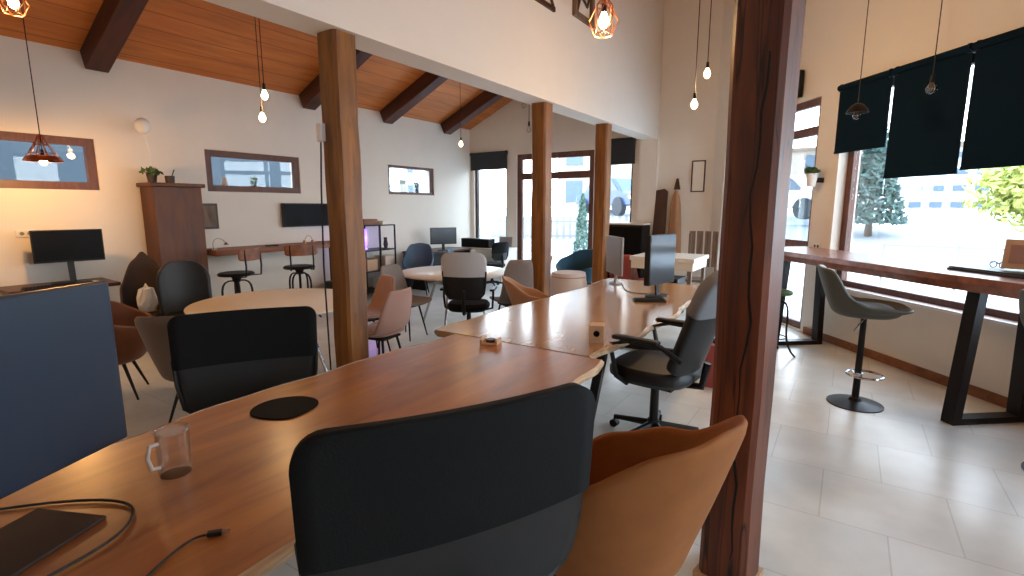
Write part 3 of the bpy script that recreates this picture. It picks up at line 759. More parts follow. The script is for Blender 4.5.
# blinds
def blind(name, o, d, n, u0, u1, zt, zb, label, mat, grp):
    """n inwards"""
    c = V(o)+V(d)*((u0+u1)/2); t = thing(name, label, 'blind', (c.x, c.y, 0), atan2(d[1], d[0]), grp); w = u1-u0
    m = MB(); m.bb(-w/2, w/2, -.045, -.04, zb, zt-.04); m.build('fabric', mat, t)
    MB().cyl((-w/2, -.05, zt-.04), (w/2, -.05, zt-.04), .035, None, 16).build('roller', mat, t, True)
    m = MB(); m.bb(-w/2, w/2, -.05, -.035, zb-.025, zb); m.build('bottom_bar', mat, t)
    m = MB(); m.bb(-w/2+.01, -w/2+.04, -.06, 0, zt-.08, zt); m.bb(w/2-.04, w/2-.01, -.06, 0, zt-.08, zt); m.build('bracket', 'black_metal', t)
    return t
for a, b, z, lab in ((3.03, 3.77, 2.3, 'short navy roller blind nearest the wall pier'), (3.8, 4.6, 1.97, 'navy roller blind pulled lowest, second from the pier'),
                     (4.63, 5.5, 2.0, 'navy roller blind third from the pier'), (5.53, 6.4, 2.1, 'navy roller blind at the right edge of the picture')):
    blind('roller_blind', W0, WD, -WN, a, b, 3.06, z, lab, 'navy_blind', 'navy roller blinds over the right window')
blind('roller_blind', (0, YE, 0), (1, 0, 0), (0, -1, 0), -7.55, -6.52, 2.9, 2.52, 'charcoal roller blind over the far left window of the end wall', 'grey_blind', 'charcoal blinds on the end wall')
blind('roller_blind', (0, YE, 0), (1, 0, 0), (0, -1, 0), -4.15, -3.55, 2.98, 2.5, 'charcoal roller blind over the narrow end window beside the pilaster', 'grey_blind', 'charcoal blinds on the end wall')

# ------------------------------------------------------------------ pendants
def bulb_mesh(m, z, r=.032):
    m.lathe([(.012, z+.055), (.014, z+.045), (r, z+.005), (r*.95, z-.015), (r*.6, z-.035), (.001, z-.043)], seg=18)
def pendant(label, x, y, z, on=True, ztop=ZC, power=10, shade=None, group=None, col=(1, .6, .26), r=.032):
    t = thing('pendant_lamp', label, 'lamp', (x, y, z), 0, group)
    MB().tube([(0, 0, .1), (0, 0, (ztop-z)*.5), (0, 0, ztop-z)], .0045, 6).build('cord', 'cord', t, True)
    MB().cyl((0, 0, .05), (0, 0, .11), .017, .013, 12).build('socket', 'black_plastic', t, True)
    m = MB(); bulb_mesh(m, 0, r); bo = m.build('bulb', 'bulb_on' if on else 'bulb_off', t, True)
    if not on:
        m = MB(); m.tube([(0, 0, .05), (-.008, 0, .02), (.008, 0, -.01), (0, 0, .05)], .0015, 5); m.build('filament', 'brass', bo)
    if shade == 'cap':
        m = MB(); m.lathe([(.02, .11), (.05, .095), (.085, .05), (.095, .02), (.09, .02), (.05, .085), (.015, .1)], seg=24); m.build('lamp_shade', 'black_plastic', t, True)
    if shade == 'cage':
        m = MB(); n = 6
        lv = [(.02, .12), (.05, .085), (.085, .0), (.058, -.075), (.0, -.1)]
        for k in range(n):
            a, a2 = 2*pi*k/n, 2*pi*(k+.5)/n
            P = [V((lv[0][0]*cos(a), lv[0][0]*sin(a), lv[0][1])), V((lv[1][0]*cos(a), lv[1][0]*sin(a), lv[1][1])), V((lv[2][0]*cos(a2), lv[2][0]*sin(a2), lv[2][1])), V((lv[3][0]*cos(a), lv[3][0]*sin(a), lv[3][1]))]
            an = 2*pi*(k+1)/n; Pn = V((lv[1][0]*cos(an), lv[1][0]*sin(an), lv[1][1])); Pb = V((lv[3][0]*cos(an), lv[3][0]*sin(an), lv[3][1]))
            m.tube([P[0], P[1]], .003, 5); m.tube([P[1], P[2]], .003, 5); m.tube([Pn, P[2]], .003, 5); m.tube([P[2], P[3]], .003, 5); m.tube([P[2], Pb], .003, 5); m.tube([P[1], Pn], .003, 5); m.tube([P[3], Pb], .003, 5)
        m.lathe([(.028, .1), (.032, .13), (.02, .16), (.008, .17)], seg=16)
        m.build('wire_cage', 'copper', t)
    if shade == 'wide':
        m = MB(); n = 10
        for k in range(n):
            a = 2*pi*k/n
            m.tube([(.012*cos(a), .012*sin(a), .25), (.06*cos(a), .06*sin(a), .15), (.15*cos(a), .15*sin(a), .0)], .004, 5)
        for rr, z_ in ((.15, 0), (.1, .075), (.055, .155)): m.tube([(rr*cos(a), rr*sin(a), z_) for a in [2*pi*k/24 for k in range(24)]], .004, 5, True)
        m.build('wire_cage', 'copper', t)
        m = MB(); m.lathe([(.15, .0), (.135, .03), (.1, .05), (.097, .047), (.13, .027), (.146, 0)], seg=28); m.build('lamp_shade', 'copper', t, True)
    if on and power:
        l = bpy.data.lights.new('bulb_light', 'POINT'); l.energy = power; l.color = col; l.shadow_soft_size = .05
        lo = bpy.data.objects.new('bulb_light', l); C.objects.link(lo); lo.parent = t; lo.location = (0, 0, -.09)
    return t
zl = lambda x: 3.43+SL*(x-XL)
G1 = 'bare bulb pendants over the left bay'; G2 = 'bare bulb pendants high in the hall'
pendant('lit pendant with copper wire cage hanging at the top centre', -1.31, 2.96, 2.73, power=28, shade='cage')
pendant('lower lit bare bulb of the pair beside the red post', -1.38, 5.35, 2.65, power=34, group=G2)
pendant('higher lit bare bulb of the pair beside the red post', -1.3, 5.46, 2.95, power=34, group=G2)
pendant('unlit bulb with small black cap in front of the first navy blind', -.03, 6.05, 2.52, on=False, shade='cap', r=.036)
pendant('unlit clear bulb hanging in front of the lowest navy blind', .47, 5.6, 2.62, on=False, r=.042)
pendant('upper lit bare bulb left of the nearest honey post', -4.93, 3.02, 2.74, ztop=zl(-4.93), power=7, group=G1)
pendant('lower lit bare bulb left of the nearest honey post', -4.98, 3.01, 2.53, ztop=zl(-4.98), power=7, group=G1)
pendant('lit bare bulb hanging near the far corner of the left bay', -5.6, 6.9, 2.7, ztop=zl(-5.6), power=6, group=G1)
pendant('upper dark bulb beside the middle honey post', -3.9, 6.19, 3.04, on=False, ztop=zl(-3.9), group=G1)
pendant('lower dark bulb beside the middle honey post', -3.85, 6.25, 2.72, on=False, ztop=zl(-3.85), group=G1)
pendant('lit pendant with wide copper wire shade over the wall desk', -6.7, 1.73, 2.1, ztop=zl(-6.7), power=52, shade='wide', col=(1, .5, .15))
pendant('lit caged pendant at the top left corner of the picture', -5.0, 1.25, 3.06, ztop=zl(-5.0), power=10, shade='cage')

# ------------------------------------------------------------------ left bay
# wall desk and computer
t = thing('wall_desk', 'dark-topped desk against the left wall carrying a black monitor', 'desk', (-7.25, 1.9, .05))
m = MB(); m.prism([(-.33, -.5), (.22, -.5), (.3, -.2), (.32, .42), (-.33, .45)], .71, .75); m.build('desktop', 'dtop', t, bevel=.004)
m = MB(); m.bb(-.3, .1, -.45, .05, 0, .7, .006); m.build('cabinet', 'grey_fab', t)
m = MB(); m.bb(.1, .16, .2, .27, 0, .71); m.build('leg', 'black_metal', t)
monitor('black monitor on the desk against the left wall', (-7.3, 2.0, .80), face(1, -.12)+pi, .62, .36, .42, foot=.34)
keyboard('dark keyboard in front of the monitor on the wall desk', (-7.05, 1.72, .80), face(-1, 0), w=.42)
m = MB(); m.tube(bez((-7.3, 2.1, .808), (-7.1, 2.3, .808), (-7.0, 2.05, .808), (-7.15, 2.15, .808), 12), .006, 6); o = m.build('power_cable', 'white', smooth=True); tag(o, 'pale cable looped beside the monitor on the wall desk', 'cable')
t = thing('wall_socket', 'white wall socket left of the black monitor', 'socket', (XL, 1.72, 1.36), 0)
m = MB(); m.bb(0, .012, -.08, .08, -.04, .04, .003); m.build('plate', 'white', t)
m = MB(); m.cyl((.012, -.03, 0), (.0135, -.03, 0), .02, None, 14); m.build('outlet', 'grey_fab', t)
m = MB(); m.cyl((.012, .035, 0), (.0135, .035, 0), .02, None, 14); m.build('outlet', 'grey_fab', t)
# bookcase
t = thing('bookcase', 'tall plain reddish-brown wooden cabinet standing against the left wall', 'cabinet', (-7.38, 3.14, 0))
m = MB(); m.bb(-.2, .18, -.28, .28, .05, 1.9, .004); m.build('carcass', 'bookcase', t)
m = MB(); m.bb(-.2, .22, -.32, .32, 1.9, 1.95, .01); m.build('cornice', 'bookcase', t)
m = MB(); m.bb(-.18, .16, -.26, .26, 0, .05); m.build('plinth', 'walnut', t)
# balloon + pots on top
t = thing('balloon_stick', 'white balloon on a thin stick in a dark pot on the brown cabinet', 'balloon', (-7.3, 2.9, 1.95))
m = MB(); m.lathe([(.045, 0), (.06, .1), (.055, .1), (.04, .01)], seg=18); m.build('pot', 'darkpot', t, True)
m = MB(); leafball(m, (0, 0, .13), .11, 70, .04, random.Random(5), (1, 1, .5)); m.build('foliage', 'leaf', t)
m = MB(); m.tube([(0, 0, .05), (-.0, .01, .35), (0, -.03, .6)], .005, 6); m.build('stick', 'white', t)
m = MB(); m.ball((0, -.04, .68), .085, 3, (1, 1, 1.12)); m.build('balloon', 'white', t, True)
t = thing('pen_cup', 'small dark pot with a pen on the brown cabinet', 'cup', (-7.25, 3.08, 1.95))
m = MB(); m.lathe([(.05, 0), (.055, .09), (.05, .09), (.045, .01)], seg=18); m.build('cup', 'darkpot', t, True)
m = MB(); m.cyl((.0, .0, .02), (.02, .05, .17), .006, None, 8); m.build('pen', 'black_plastic', t)
# calendar beside cabinet
t = thing('wall_calendar', 'dark framed picture on the left wall just right of the brown cabinet', 'picture', (XL, 3.68, 1.52))
m = MB(); m.bb(0, .02, -.12, .12, -.18, .18, .003); m.build('frame', 'frame_dark', t)
m = MB(); m.bb(.02, .023, -.09, .09, -.15, .15); m.build('print', 'rustic', t)
# counter
t = thing('wall_counter', 'long narrow brown wooden counter along the left wall', 'counter', (-7.3, 4.55, 0))
m = MB(); m.bb(-.28, .2, -1.06, 1.15, .99, 1.07, .01); m.build('countertop', 'counter', t)
for y in (1.05,):
    m = MB(); m.bb(-.2, .12, y-.03, y+.03, 0, .99); m.build('support', 'black_metal', t)
swivel_stool('black swivel stool with wooden back at the wall counter, nearer the brown cabinet', (-6.85, 3.6), face(-.9, -.42), 'black_metal', seat=.75, group='swivel stools at the wall counter', sc=1.3)
swivel_stool('black swivel stool with wooden back at the wall counter, below the wall screen', (-6.85, 4.55), face(-.9, .4), 'black_metal', seat=.75, group='swivel stools at the wall counter', sc=1.3)
t = thing('television', 'black flat screen mounted on the left wall above the counter', 'television', (XL, 5.22, 1.52))
m = MB(); m.bb(.04, .08, -.45, .45, -.19, .19, .006); m.build('housing', 'black_plastic', t)
m = MB(); m.bb(.08, .084, -.43, .43, -.17, .17); m.build('screen', 'screen_off', t)
m = MB(); m.bb(0, .04, -.1, .1, -.08, .08); m.build('wall_mount', 'black_metal', t)
t = thing('wire_lamp', 'thin arched metal lamp on the wall counter beside the cabinet', 'lamp', (-7.28, 3.55, 1.07))
m = MB(); m.lathe([(.001, 0), (.05, 0), (.05, .01), (.001, .014)], seg=18); m.build('base', 'chrome', t, True)
m = MB(); m.tube(bez((0, 0, .01), (0, -.04, .16), (0, .1, .2), (0, .17, .08), 10), .005, 6); m.build('lamp_arm', 'chrome', t, True)
m = MB(); m.lathe([(.012, .02), (.035, -.01), (.033, -.012), (.01, .015)], (0, .17, .07), 14); m.build('lamp_head', 'chrome', t, True)
t = thing('tray', 'small flat dark tray on the wall counter', 'tray', (-7.2, 4.35, 1.07))
m = MB(); m.bb(-.05, .05, -.08, .08, 0, .02, .005); m.build('tray_body', 'black_plastic', t)
t = thing('headphones', 'pale headphones lying on the counter under the wall screen', 'headphones', (-7.2, 4.98, 1.07))
m = MB(); m.tube([(0, .07*cos(a), .02+.11*sin(a)) for a in [pi*k/10 for k in range(11)]], .007, 6); m.build('headband', 'kraft', t, True)
for s_ in (-1, 1): MB().cyl((0, s_*.06, .03), (0, s_*.085, .03), .03, None, 14).build('ear_cup', 'kraft', t, True)
t = thing('power_box', 'small black computer unit on the floor under the counter end', 'computer', (-7.2, 5.45, 0))
m = MB(); m.bb(-.2, .2, -.09, .09, .01, .4, .008); m.build('case', 'black_plastic', t)
m = MB(); m.bb(.2, .204, -.07, .07, .05, .36); m.build('front_panel', 'screen_off', t)

# items on the left windows' ledges
def vase(label, loc, mat, h=.12, plant=False, name='vase'):
    t = thing(name, label, 'vase' if not plant else 'plant', loc)
    m = MB(); m.lathe([(.03, 0), (.045, h*.35), (.03, h*.8), (.035, h), (.03, h), (.025, h*.8)], seg=16); m.build('body', mat, t, True)
    if plant:
        m = MB(); leafball(m, (0, 0, h+.05), .07, 50, .03, random.Random(9)); m.build('foliage', 'leaf', t)
vase('small cream vase in the second left-wall window', (-7.68, 3.98, 1.87+.07), 'cream', .14)
vase('dark potted plant in the second left-wall window', (-7.68, 4.42, 1.87+.07), 'darkpot', .06, True, 'potted_plant')
vase('small potted plant in the third left-wall window', (-7.68, 7.95, 1.95), 'darkpot', .1, True, 'potted_plant')
t = thing('photo_frame', 'white photo frame standing in the third left-wall window', 'picture', (-7.67, 7.55, 1.95))
m = MB(); m.bb(-.01, .01, -.08, -.06, 0, .24); m.bb(-.01, .01, .06, .08, 0, .24); m.bb(-.01, .01, -.06, .06, .22, .24); m.bb(-.01, .01, -.06, .06, 0, .02); m.build('frame', 'white', t)
m = MB(); m.bb(-.004, .004, -.06, .06, .02, .22); m.build('print', 'paper', t)

# black shelf with things
t = thing('metal_shelf', 'black metal shelf unit against the left wall with a purple lamp inside', 'shelf', (-7.33, 6.4, 0)); t.scale = (1, .88, 1)
for x in (-.2, .2):
    for y in (-.42, .0, .42):
        m = MB(); m.box((x, y, .66), (.025, .025, 1.32)); m.build('upright', 'black_metal', t)
for z in (.12, .48, .86, 1.31):
    m = MB(); m.bb(-.21, .21, -.43, .43, z, z+.02); m.build('shelf_board', 'black_metal', t)
t = thing('shelf_lamp', 'glowing purple lamp on the black metal shelf', 'lamp', (-7.33, 6.22, .88))
m = MB(); m.lathe([(.05, 0), (.05, .02), (.03, .03), (.03, .06)], seg=18); m.build('base', 'white', t, True)
MB().lathe([(.04, .06), (.045, .1), (.045, .36), (.02, .38), (.001, .38)], seg=18).build('lamp_body', plain('purple_glow', (.3, .15, 1, 1), .5, emit=(.25, .12, 1, 1), es=3), t, True)
l = bpy.data.lights.new('lamp_light', 'POINT'); l.energy = 5; l.color = (.35, .2, 1); l.shadow_soft_size = .04
lo = bpy.data.objects.new('lamp_light', l); C.objects.link(lo); lo.parent = t; lo.location = (.12, 0, .2)
def small_box(name, label, cat, loc, size, mat, rz=0, lidm=None):
    t = thing(name, label, cat, loc, rz)
    m = MB(); m.bb(-size[0]/2, size[0]/2, -size[1]/2, size[1]/2, 0, size[2], .004); m.build('body', mat, t)
    m = MB(); m.bb(-size[0]/2-.004, size[0]/2+.004, -size[1]/2-.004, size[1]/2+.004, size[2]-.03, size[2]+.005, .003); m.build('lid', lidm or mat, t)
    return t
small_box('storage_box', 'cream storage box on the middle board of the metal shelf', 'box', (-7.33, 6.7, .5), (.28, .26, .24), 'cream')
small_box('storage_box', 'brown box beside the cream box on the metal shelf', 'box', (-7.33, 6.27, .5), (.26, .24, .2), 'kraft')
small_box('storage_box', 'white box on the lowest board of the metal shelf', 'box', (-7.33, 6.62, .14), (.26, .3, .2), 'white')
small_box('cardboard_box', 'flat brown box on top of the metal shelf', 'box', (-7.33, 6.25, 1.33), (.3, .3, .1), 'counter')
small_box('paper_stack', 'pale papers heaped on top of the metal shelf', 'paper', (-7.3, 6.6, 1.33), (.26, .32, .06), 'paper', .3)
vase('small dark ornament on the upper board of the metal shelf', (-7.33, 6.72, .88), 'darkpot', .2, False, 'ornament')

# round tables
def round_table(label, loc, r, mat, legm, n=4):
    t = thing('round_table', label, 'table', (loc[0], loc[1], 0), .4, 'round white tables')
    m = MB(); m.lathe([(.001, .72), (r-.02, .72), (r, .73), (r, .742), (r-.01, .75), (.001, .75)], seg=56); m.build('tabletop', mat, t, True)
    for k in range(n):
        a = 2*pi*k/n; c, s_ = cos(a), sin(a)
        MB().cyl((c*r*.62, s_*r*.62, 0), (c*r*.3, s_*r*.3, .72), .016, .02, 12).build('leg', legm, t, True)
    m = MB(); m.tube([(r*.36*cos(a), r*.36*sin(a), .6) for a in [2*pi*k/24 for k in range(24)]], .009, 6, True); m.build('brace', legm, t, True)
    return t
round_table('cream-white round table left of the nearest honey post', (-4.55, 2.78), .78, 'white_top', 'chrome')
round_table('glossy white round table in the middle of the left bay', (-4.62, 5.5), .78, 'white_top', 'chrome')
o = small_box('phone', 'dark phone lying on the farther round table', 'phone', (-4.5, 5.25, .75), (.075, .15, .01), 'black_plastic', .6)

# chairs around
side_chair('pink velvet chair facing the cream round table, right of the nearest honey post', (-3.7, 3.28), face(-.93, -.15), 'pink', W=.5, hb=.9, group='pink velvet chairs')
side_chair('pink velvet chair half hidden behind the nearest honey post', (-4.42, 3.75), face(-.3, -1), 'pink', W=.5, hb=.88, group='pink velvet chairs')
side_chair('grey padded chair at the left side of the farther round table', (-4.62, 4.55), face(.9, .1), 'grey_fab', W=.5, hb=.92)
mesh_chair('black mesh chair with light grey top pad at the far side of the tables', (-3.75, 4.72), face(-.45, .88), W=.52, top=1.14, seat=.48, pad='lgrey_fab', split=.5)
side_chair('upright grey chair just right of the grey-topped mesh chair', (-3.55, 5.35), face(-.85, .5), 'grey_fab', W=.46, hb=1.02)
tub_chair('tan velvet tub chair at the far table in front of the middle honey post', (-2.95, 4.98), face(.8, .6), 'tan', W=.58, hb=.88, ha=.68, hf=.52, group='tan velvet chairs', wing=.84)
tub_chair('tan velvet tub chair on the right of the farther round table', (-3.85, 6.15), face(-.8, -.5), 'tan', W=.58, hb=.98, ha=.7, hf=.52, group='tan velvet chairs', wing=.92)
tub_chair('teal velvet armchair in front of the glass double door', (-4.1, 8.5), face(-.2, -1), 'teal', W=.8, D=.7, seat=.42, hb=.86, ha=.7, hf=.5, name='armchair', wing=.84)
t = thing('pouf', 'round cream pouf standing in front of the teal armchair', 'pouf', (-3.68, 7.2, 0)); t.scale = (1.05, 1.05, 1.12)
cushion(.56, .56, .02, .56, sq=2.2).build('body', 'cream', t, True)
m = MB(); m.tube([(.265*cos(a), .265*sin(a), .5) for a in [2*pi*k/32 for k in range(32)]], .008, 6, True); m.build('piping', 'tan', t, True)
# left side near the navy monitor
tub_chair('brown leather tub chair behind the navy monitor', (-5.3, 1.62), face(.5, .85), 'brown_leather', W=.7, D=.64, hb=.96, ha=.8, hf=.6, wing=.94)
tub_chair('taupe velvet chair between the brown leather chair and black office chair', (-4.2, 1.9), face(-.6, .75), 'taupe', W=.66, D=.6, hb=.9, ha=.76, hf=.55, wing=.89)
t = thing('high_back_chair', 'dark brown high-backed pointed chair left of the brown cabinet', 'chair', (-6.5, 2.4, 0), face(.95, -.35)); t.scale = (.74, .74, 1)
kp = [(0, 1.16), (.12, 1.06), (.35, .8), (.6, .62), (.85, .5), (1, .46)]
tub_shell(.56, .54, .46, kp, 1.1).build('shell', 'dbrown', t, True, solid=.035, sub=1)
cushion(.46, .46, .39, .48).build('seat', 'dbrown', t, True); round_legs(t, .26, .16, .36)
t = thing('throw_pillow', 'crumpled pale pillow propped in the pointed brown chair', 'pillow', (-6.44, 2.38, .5), face(.95, -.35)); t.scale = (.6, .6, .8)
m = MB(); rows = []
rnd = random.Random(4)
m.lathe([(.001, 0), (.12, .0), (.16, .08), (.15, .2), (.1, .3), (.001, .33)], seg=14, sx=1, sy=.4)
for v in m.bm.verts: v.co += V((rnd.uniform(-.02, .02), rnd.uniform(-.01, .01), rnd.uniform(-.02, .03) if v.co.z > .05 else 0))
m.build('pillow_body', 'paper', t, False)
m = MB(); m.lathe([(.001, .3), (.05, .3), (.03, .36), (.001, .4)], seg=8, sx=1, sy=.5); m.build('pillow_corner', 'paper', t)
mesh_chair('round-backed black leather chair in front of the brown cabinet', (-5.85, 2.56), face(.97, -.25), W=.5, top=1.06, seat=.46, bot=.5, split=.05, arms=False, pad='black_leather', rt=.2)

# far corner desks and chairs
t = thing('corner_desk', 'dark desk against the left wall in the far corner', 'desk', (-7.2, 8.08, 0))
m = MB(); m.bb(-.35, .3, -.73, .73, .72, .76, .004); m.build('desktop', 'dtop', t)
for y in (-.7, .7):
    m = MB(); m.bb(-.33, .28, y-.015, y+.015, 0, .72); m.build('side_panel', 'black_plastic', t)
m = MB(); m.bb(.1, .12, -.68, .68, .25, .72); m.build('front_panel', 'black_plastic', t)
tub_chair('slate-blue chair beside the metal shelf', (-6.75, 6.98), face(.6, -.8), 'blue_fab', W=.5, hb=.96, ha=.68, hf=.5, wing=.94, group='slate-blue chairs')
side_chair('slate-blue chair in front of the dark corner desk', (-6.35, 7.8), face(.9, .4), 'blue_fab', W=.5, hb=.84, group='slate-blue chairs')
monitor('dark monitor turned away on the corner desk', (-6.98, 7.98, .76), face(.8, -.5)+pi, .56, .34, .3, 'screen_grey', 'black_plastic')
mesh_chair('black office chair under the far corner monitor', (-6.12, 8.5), face(-.8, .1), W=.5, top=.95, seat=.46)
t = thing('window_desk', 'white-fronted desk under the left window of the end wall', 'desk', (-6.85, 9.25, 0))
m = MB(); m.bb(-.6, .65, -.3, .35, .71, .75, .004); m.build('desktop', 'white_desk', t)
for x in (-.57, .62):
    m = MB(); m.bb(x-.02, x+.02, -.28, .33, 0, .71); m.build('side_panel', 'white_desk', t)
t = thing('speaker', 'wide black box on the desk under the far left window', 'speaker', (-6.95, 9.15, .75))
m = MB(); m.bb(-.42, .36, -.12, .12, 0, .2, .01); m.build('body', 'black_plastic', t); m = MB(); m.bb(-.4, .34, -.124, -.12, .02, .18); m.build('grille', 'screen_off', t)
t = thing('laptop', 'open silver laptop in front of the far left window', 'laptop', (-6.36, 9.25, .75), .2)
m = MB(); m.bb(-.16, .16, -.12, .12, 0, .015, .003); m.build('base', 'silver', t)
m = MB(); m.box((0, .15, .13), (.32, .012, .23), Matrix.Rotation(-.25, 4, 'X'), .003); m.build('lid', 'silver', t)

# end wall right part: cabinet, board, coat, picture, console, rustic chair
t = thing('media_cabinet', 'black box cabinet with pale top under the narrow end window', 'cabinet', (-3.55, 9.38, 0))
m = MB(); m.bb(-.36, .38, -.22, .2, .05, 1.32, .006); m.build('carcass', 'black_plastic', t)
m = MB(); m.bb(-.38, .4, -.24, .2, 1.32, 1.35, .004); m.build('cabinet_top', 'white_desk', t)
m = MB(); m.bb(-.34, .36, -.225, -.22, .1, 1.28); m.build('door', 'screen_off', t)
m = MB(); m.bb(-.3, .32, -.2, .18, 0, .05); m.build('plinth', 'black_plastic', t)
o = MB().poly_extrude([(-.13, 0, 0), (.13, 0, 0), (.12, 0, 1.95), (.06, 0, 2.0), (-.1, 0, 1.97)], (0, .04, 0)).build('leaning_board', 'walnut', bevel=.004)
o.location = (-3.0, 9.42, 0); o.rotation_euler = (radians(-6), 0, 0); tag(o, 'tall dark wooden board leaning on the end wall beside the black cabinet', 'board')
t = thing('hanging_coat', 'pale tan coat hanging from a wooden peg on the end wall', 'coat', (-2.72, YE, 1.15)); t.scale = (.8, .8, 1)
m = MB(); rows = []
for z, w, dd in ((-.55, .17, .09), (-.2, .16, .09), (.2, .14, .08), (.55, .11, .07), (.7, .08, .06), (.8, .03, .03)):
    rows.append([(w*cos(a)*(1+.07*sin(5*a)), -.1+dd*sin(a)*(1+.2*sin(4*a)), z) for a in [2*pi*k/24 for k in range(24)]])
vs = m.quad_grid(rows, True); m.bm.faces.new(vs[0]); m.bm.faces.new(vs[-1]); m.build('coat_body', 'tan', t, True)
m = MB(); m.poly_extrude([(-.07, -.07, .82), (.07, -.07, .82), (.02, -.07, 1.02), (-.02, -.07, 1.02)], (0, .05, 0)); m.cyl((0, -.05, .86), (0, 0, .86), .012); m.build('peg', 'walnut', t)
t = thing('picture_frame', 'small dark-framed picture with white paper on the end wall', 'picture', (-2.36, YE, 2.2))
m = MB(); m.bb(-.12, -.1, -.025, 0, -.28, .28); m.bb(.1, .12, -.025, 0, -.28, .28); m.bb(-.1, .1, -.025, 0, .26, .28); m.bb(-.1, .1, -.025, 0, -.28, -.26); m.build('frame', 'frame_dark', t)
m = MB(); m.bb(-.1, .1, -.012, -.002, -.26, .26); m.build('print', 'paper', t)
t = thing('console_table', 'cream console table beyond the far table near the end wall', 'table', (-2.28, 7.75, 0), radians(0))
m = MB(); m.bb(-.45, .5, -.4, .5, .86, .92, .005); m.bb(-.43, .48, -.38, .46, .74, .86); m.build('tabletop', 'white_desk', t)
for x in (-.4, .44):
    for y in (-.35, .43):
        m = MB(); m.box((x, y, .37), (.045, .045, .74)); m.build('leg', 'rustic', t)
t = thing('drawer_unit', 'small black drawer unit under the cream console table', 'drawers', (-2.25, 7.7, 0))
m = MB(); m.bb(-.22, .22, -.22, .22, .03, .6, .006); m.build('body', 'black_plastic', t)
for k in range(3):
    m = MB(); m.bb(-.2, .2, -.228, -.22, .06+k*.18, .22+k*.18); m.build('drawer', 'screen_off', t)
side_chair('dusty red chair between the two desktop screens', (-2.94, 7.85), face(0, 1), 'red', W=.48, hb=.92)
t = thing('rustic_chair', 'weathered grey-brown wooden chair beside the cream console', 'chair', (-2.02, 8.72, 0), face(0, -1))
m = MB()
for x in (-.19, -.065, .065, .19): m.box((x, -.2, .95), (.1, .025, .6), None, .004)
m.build('backrest', 'rustic', t)
m = MB(); m.bb(-.24, .24, -.2, .24, .43, .47, .005); m.build('seat', 'rustic', t)
for x in (-.21, .21):
    for y in (-.17, .2):
        m = MB(); m.box((x, y, .215), (.045, .045, .43)); m.build('leg', 'rustic', t)
for x in (-.22, .22):
    m = MB(); m.box((x, -.175, .83), (.04, .03, .75)); m.build('back_post', 'rustic', t)
small_box('gift_bag', 'dark reddish bag standing under the far table beside the executive chair', 'bag', (-.95, 4.85, 0), (.14, .22, .4), 'red')

# ornaments on the header wall
t = thing('wall_ornament', 'dark openwork wooden ornament high on the white header wall, left one', 'ornament', (XH1, 5.4, 3.94), 0, 'ornaments on the header wall')
m = MB(); m.bb(.0, .03, -.38, .2, -.03, .02); m.tube([(.02, -.35, .0), (.02, -.1, .35), (.02, .18, 0)], .018, 6); m.tube([(.02, -.1, 0), (.02, .1, .3)], .015, 6); m.build('fretwork', 'walnut', t)
t = thing('wall_ornament', 'grey-brown framed openwork panel high on the header wall beside the caged lamp', 'ornament', (XH1, 6.36, 4.02), 0, 'ornaments on the header wall')
m = MB(); m.bb(0, .05, -.28, -.22, 0, 1.0); m.bb(0, .05, .22, .28, 0, 1.0); m.bb(0, .05, -.22, .22, 0, .06); m.bb(0, .05, -.22, .22, .94, 1.0); m.build('frame', 'rustic', t)
m = MB(); m.tube([(.025, -.2, .06), (.025, -.1, .3), (.025, -.12, .6), (.025, .1, .9)], .02, 6); m.tube([(.025, -.1, .3), (.025, .1, .2), (.025, .22, .5)], .018, 6); m.build('branch', 'walnut', t)

# ------------------------------------------------------------------ outdoors
def gz(x, y):
    d = max(0, sqrt(x*x+y*y)-10.5); return -.16+min(1.75, d*.155)
m = MB(); rows = []
for i in range(61):
    row = []
    for j in range(61):
        x, y = -60+110*i/60, -25+95*j/60; row.append((x, y, gz(x, y)))
    rows.append(row)
m.quad_grid(rows); o = m.build('ground_outside', 'concrete', smooth=True); struct(o)
m = MB(); rows = []
for j in range(41):
    a = radians(-60+3*j+ -5); row = []
    for r in (14.2, 18.5): x, y = r*sin(a), r*cos(a); row.append((x, y, gz(x, y)+.02))
    rows.append(row)
m.quad_grid(rows); struct(m.build('street_outside', 'asphalt', smooth=True))
def tree(label, x, y, h, r, mat, kind='round', n=700, size=.16, seed=1):
    t = thing('tree', label, 'tree', (x, y, gz(x, y)))
    rnd = random.Random(seed)
    MB().cyl((0, 0, -.05), (0, 0, h*.5), .09*h/3, .05*h/3, 10).build('trunk', 'trunk', t, True)
    m = MB()
    if kind == 'cone':
        for i in range(n):
            f = rnd.random()**1.3; a = rnd.uniform(0, 2*pi); rr = r*(1-f)*rnd.uniform(.6, 1)+.02
            leafball(m, (rr*cos(a), rr*sin(a), .12*h+f*h*.88), .01, 1, size, rnd)
    else:
        for i in range(n//14):
            d = V((rnd.gauss(0, 1), rnd.gauss(0, 1), rnd.gauss(0, 1))).normalized()*r*rnd.uniform(.2, .8)
            leafball(m, (d.x, d.y, h*.6+d.z*.75), r*.35, 14, size, rnd)
    m.build('foliage', mat, t)
tree('tall dark conifer outside the right window beside the first blind', .45, 17, 3.3, .8, 'conifer', 'cone', 2200, .11, 3)
tree('yellow-green leafy tree outside the right window', 3.1, 14.4, 2.7, 1.2, 'yellow_leaf', 'round', 2600, .1, 4)
t = thing('thuja', 'slim green thuja in a planter outside the glass double door', 'shrub', (-6.05, 12.6, -.16))
m = MB(); m.lathe([(.2, 0), (.28, .5), (.24, .5), (.2, .45)], seg=20); m.build('planter', 'pot', t, True)
m = MB(); rnd = random.Random(8)
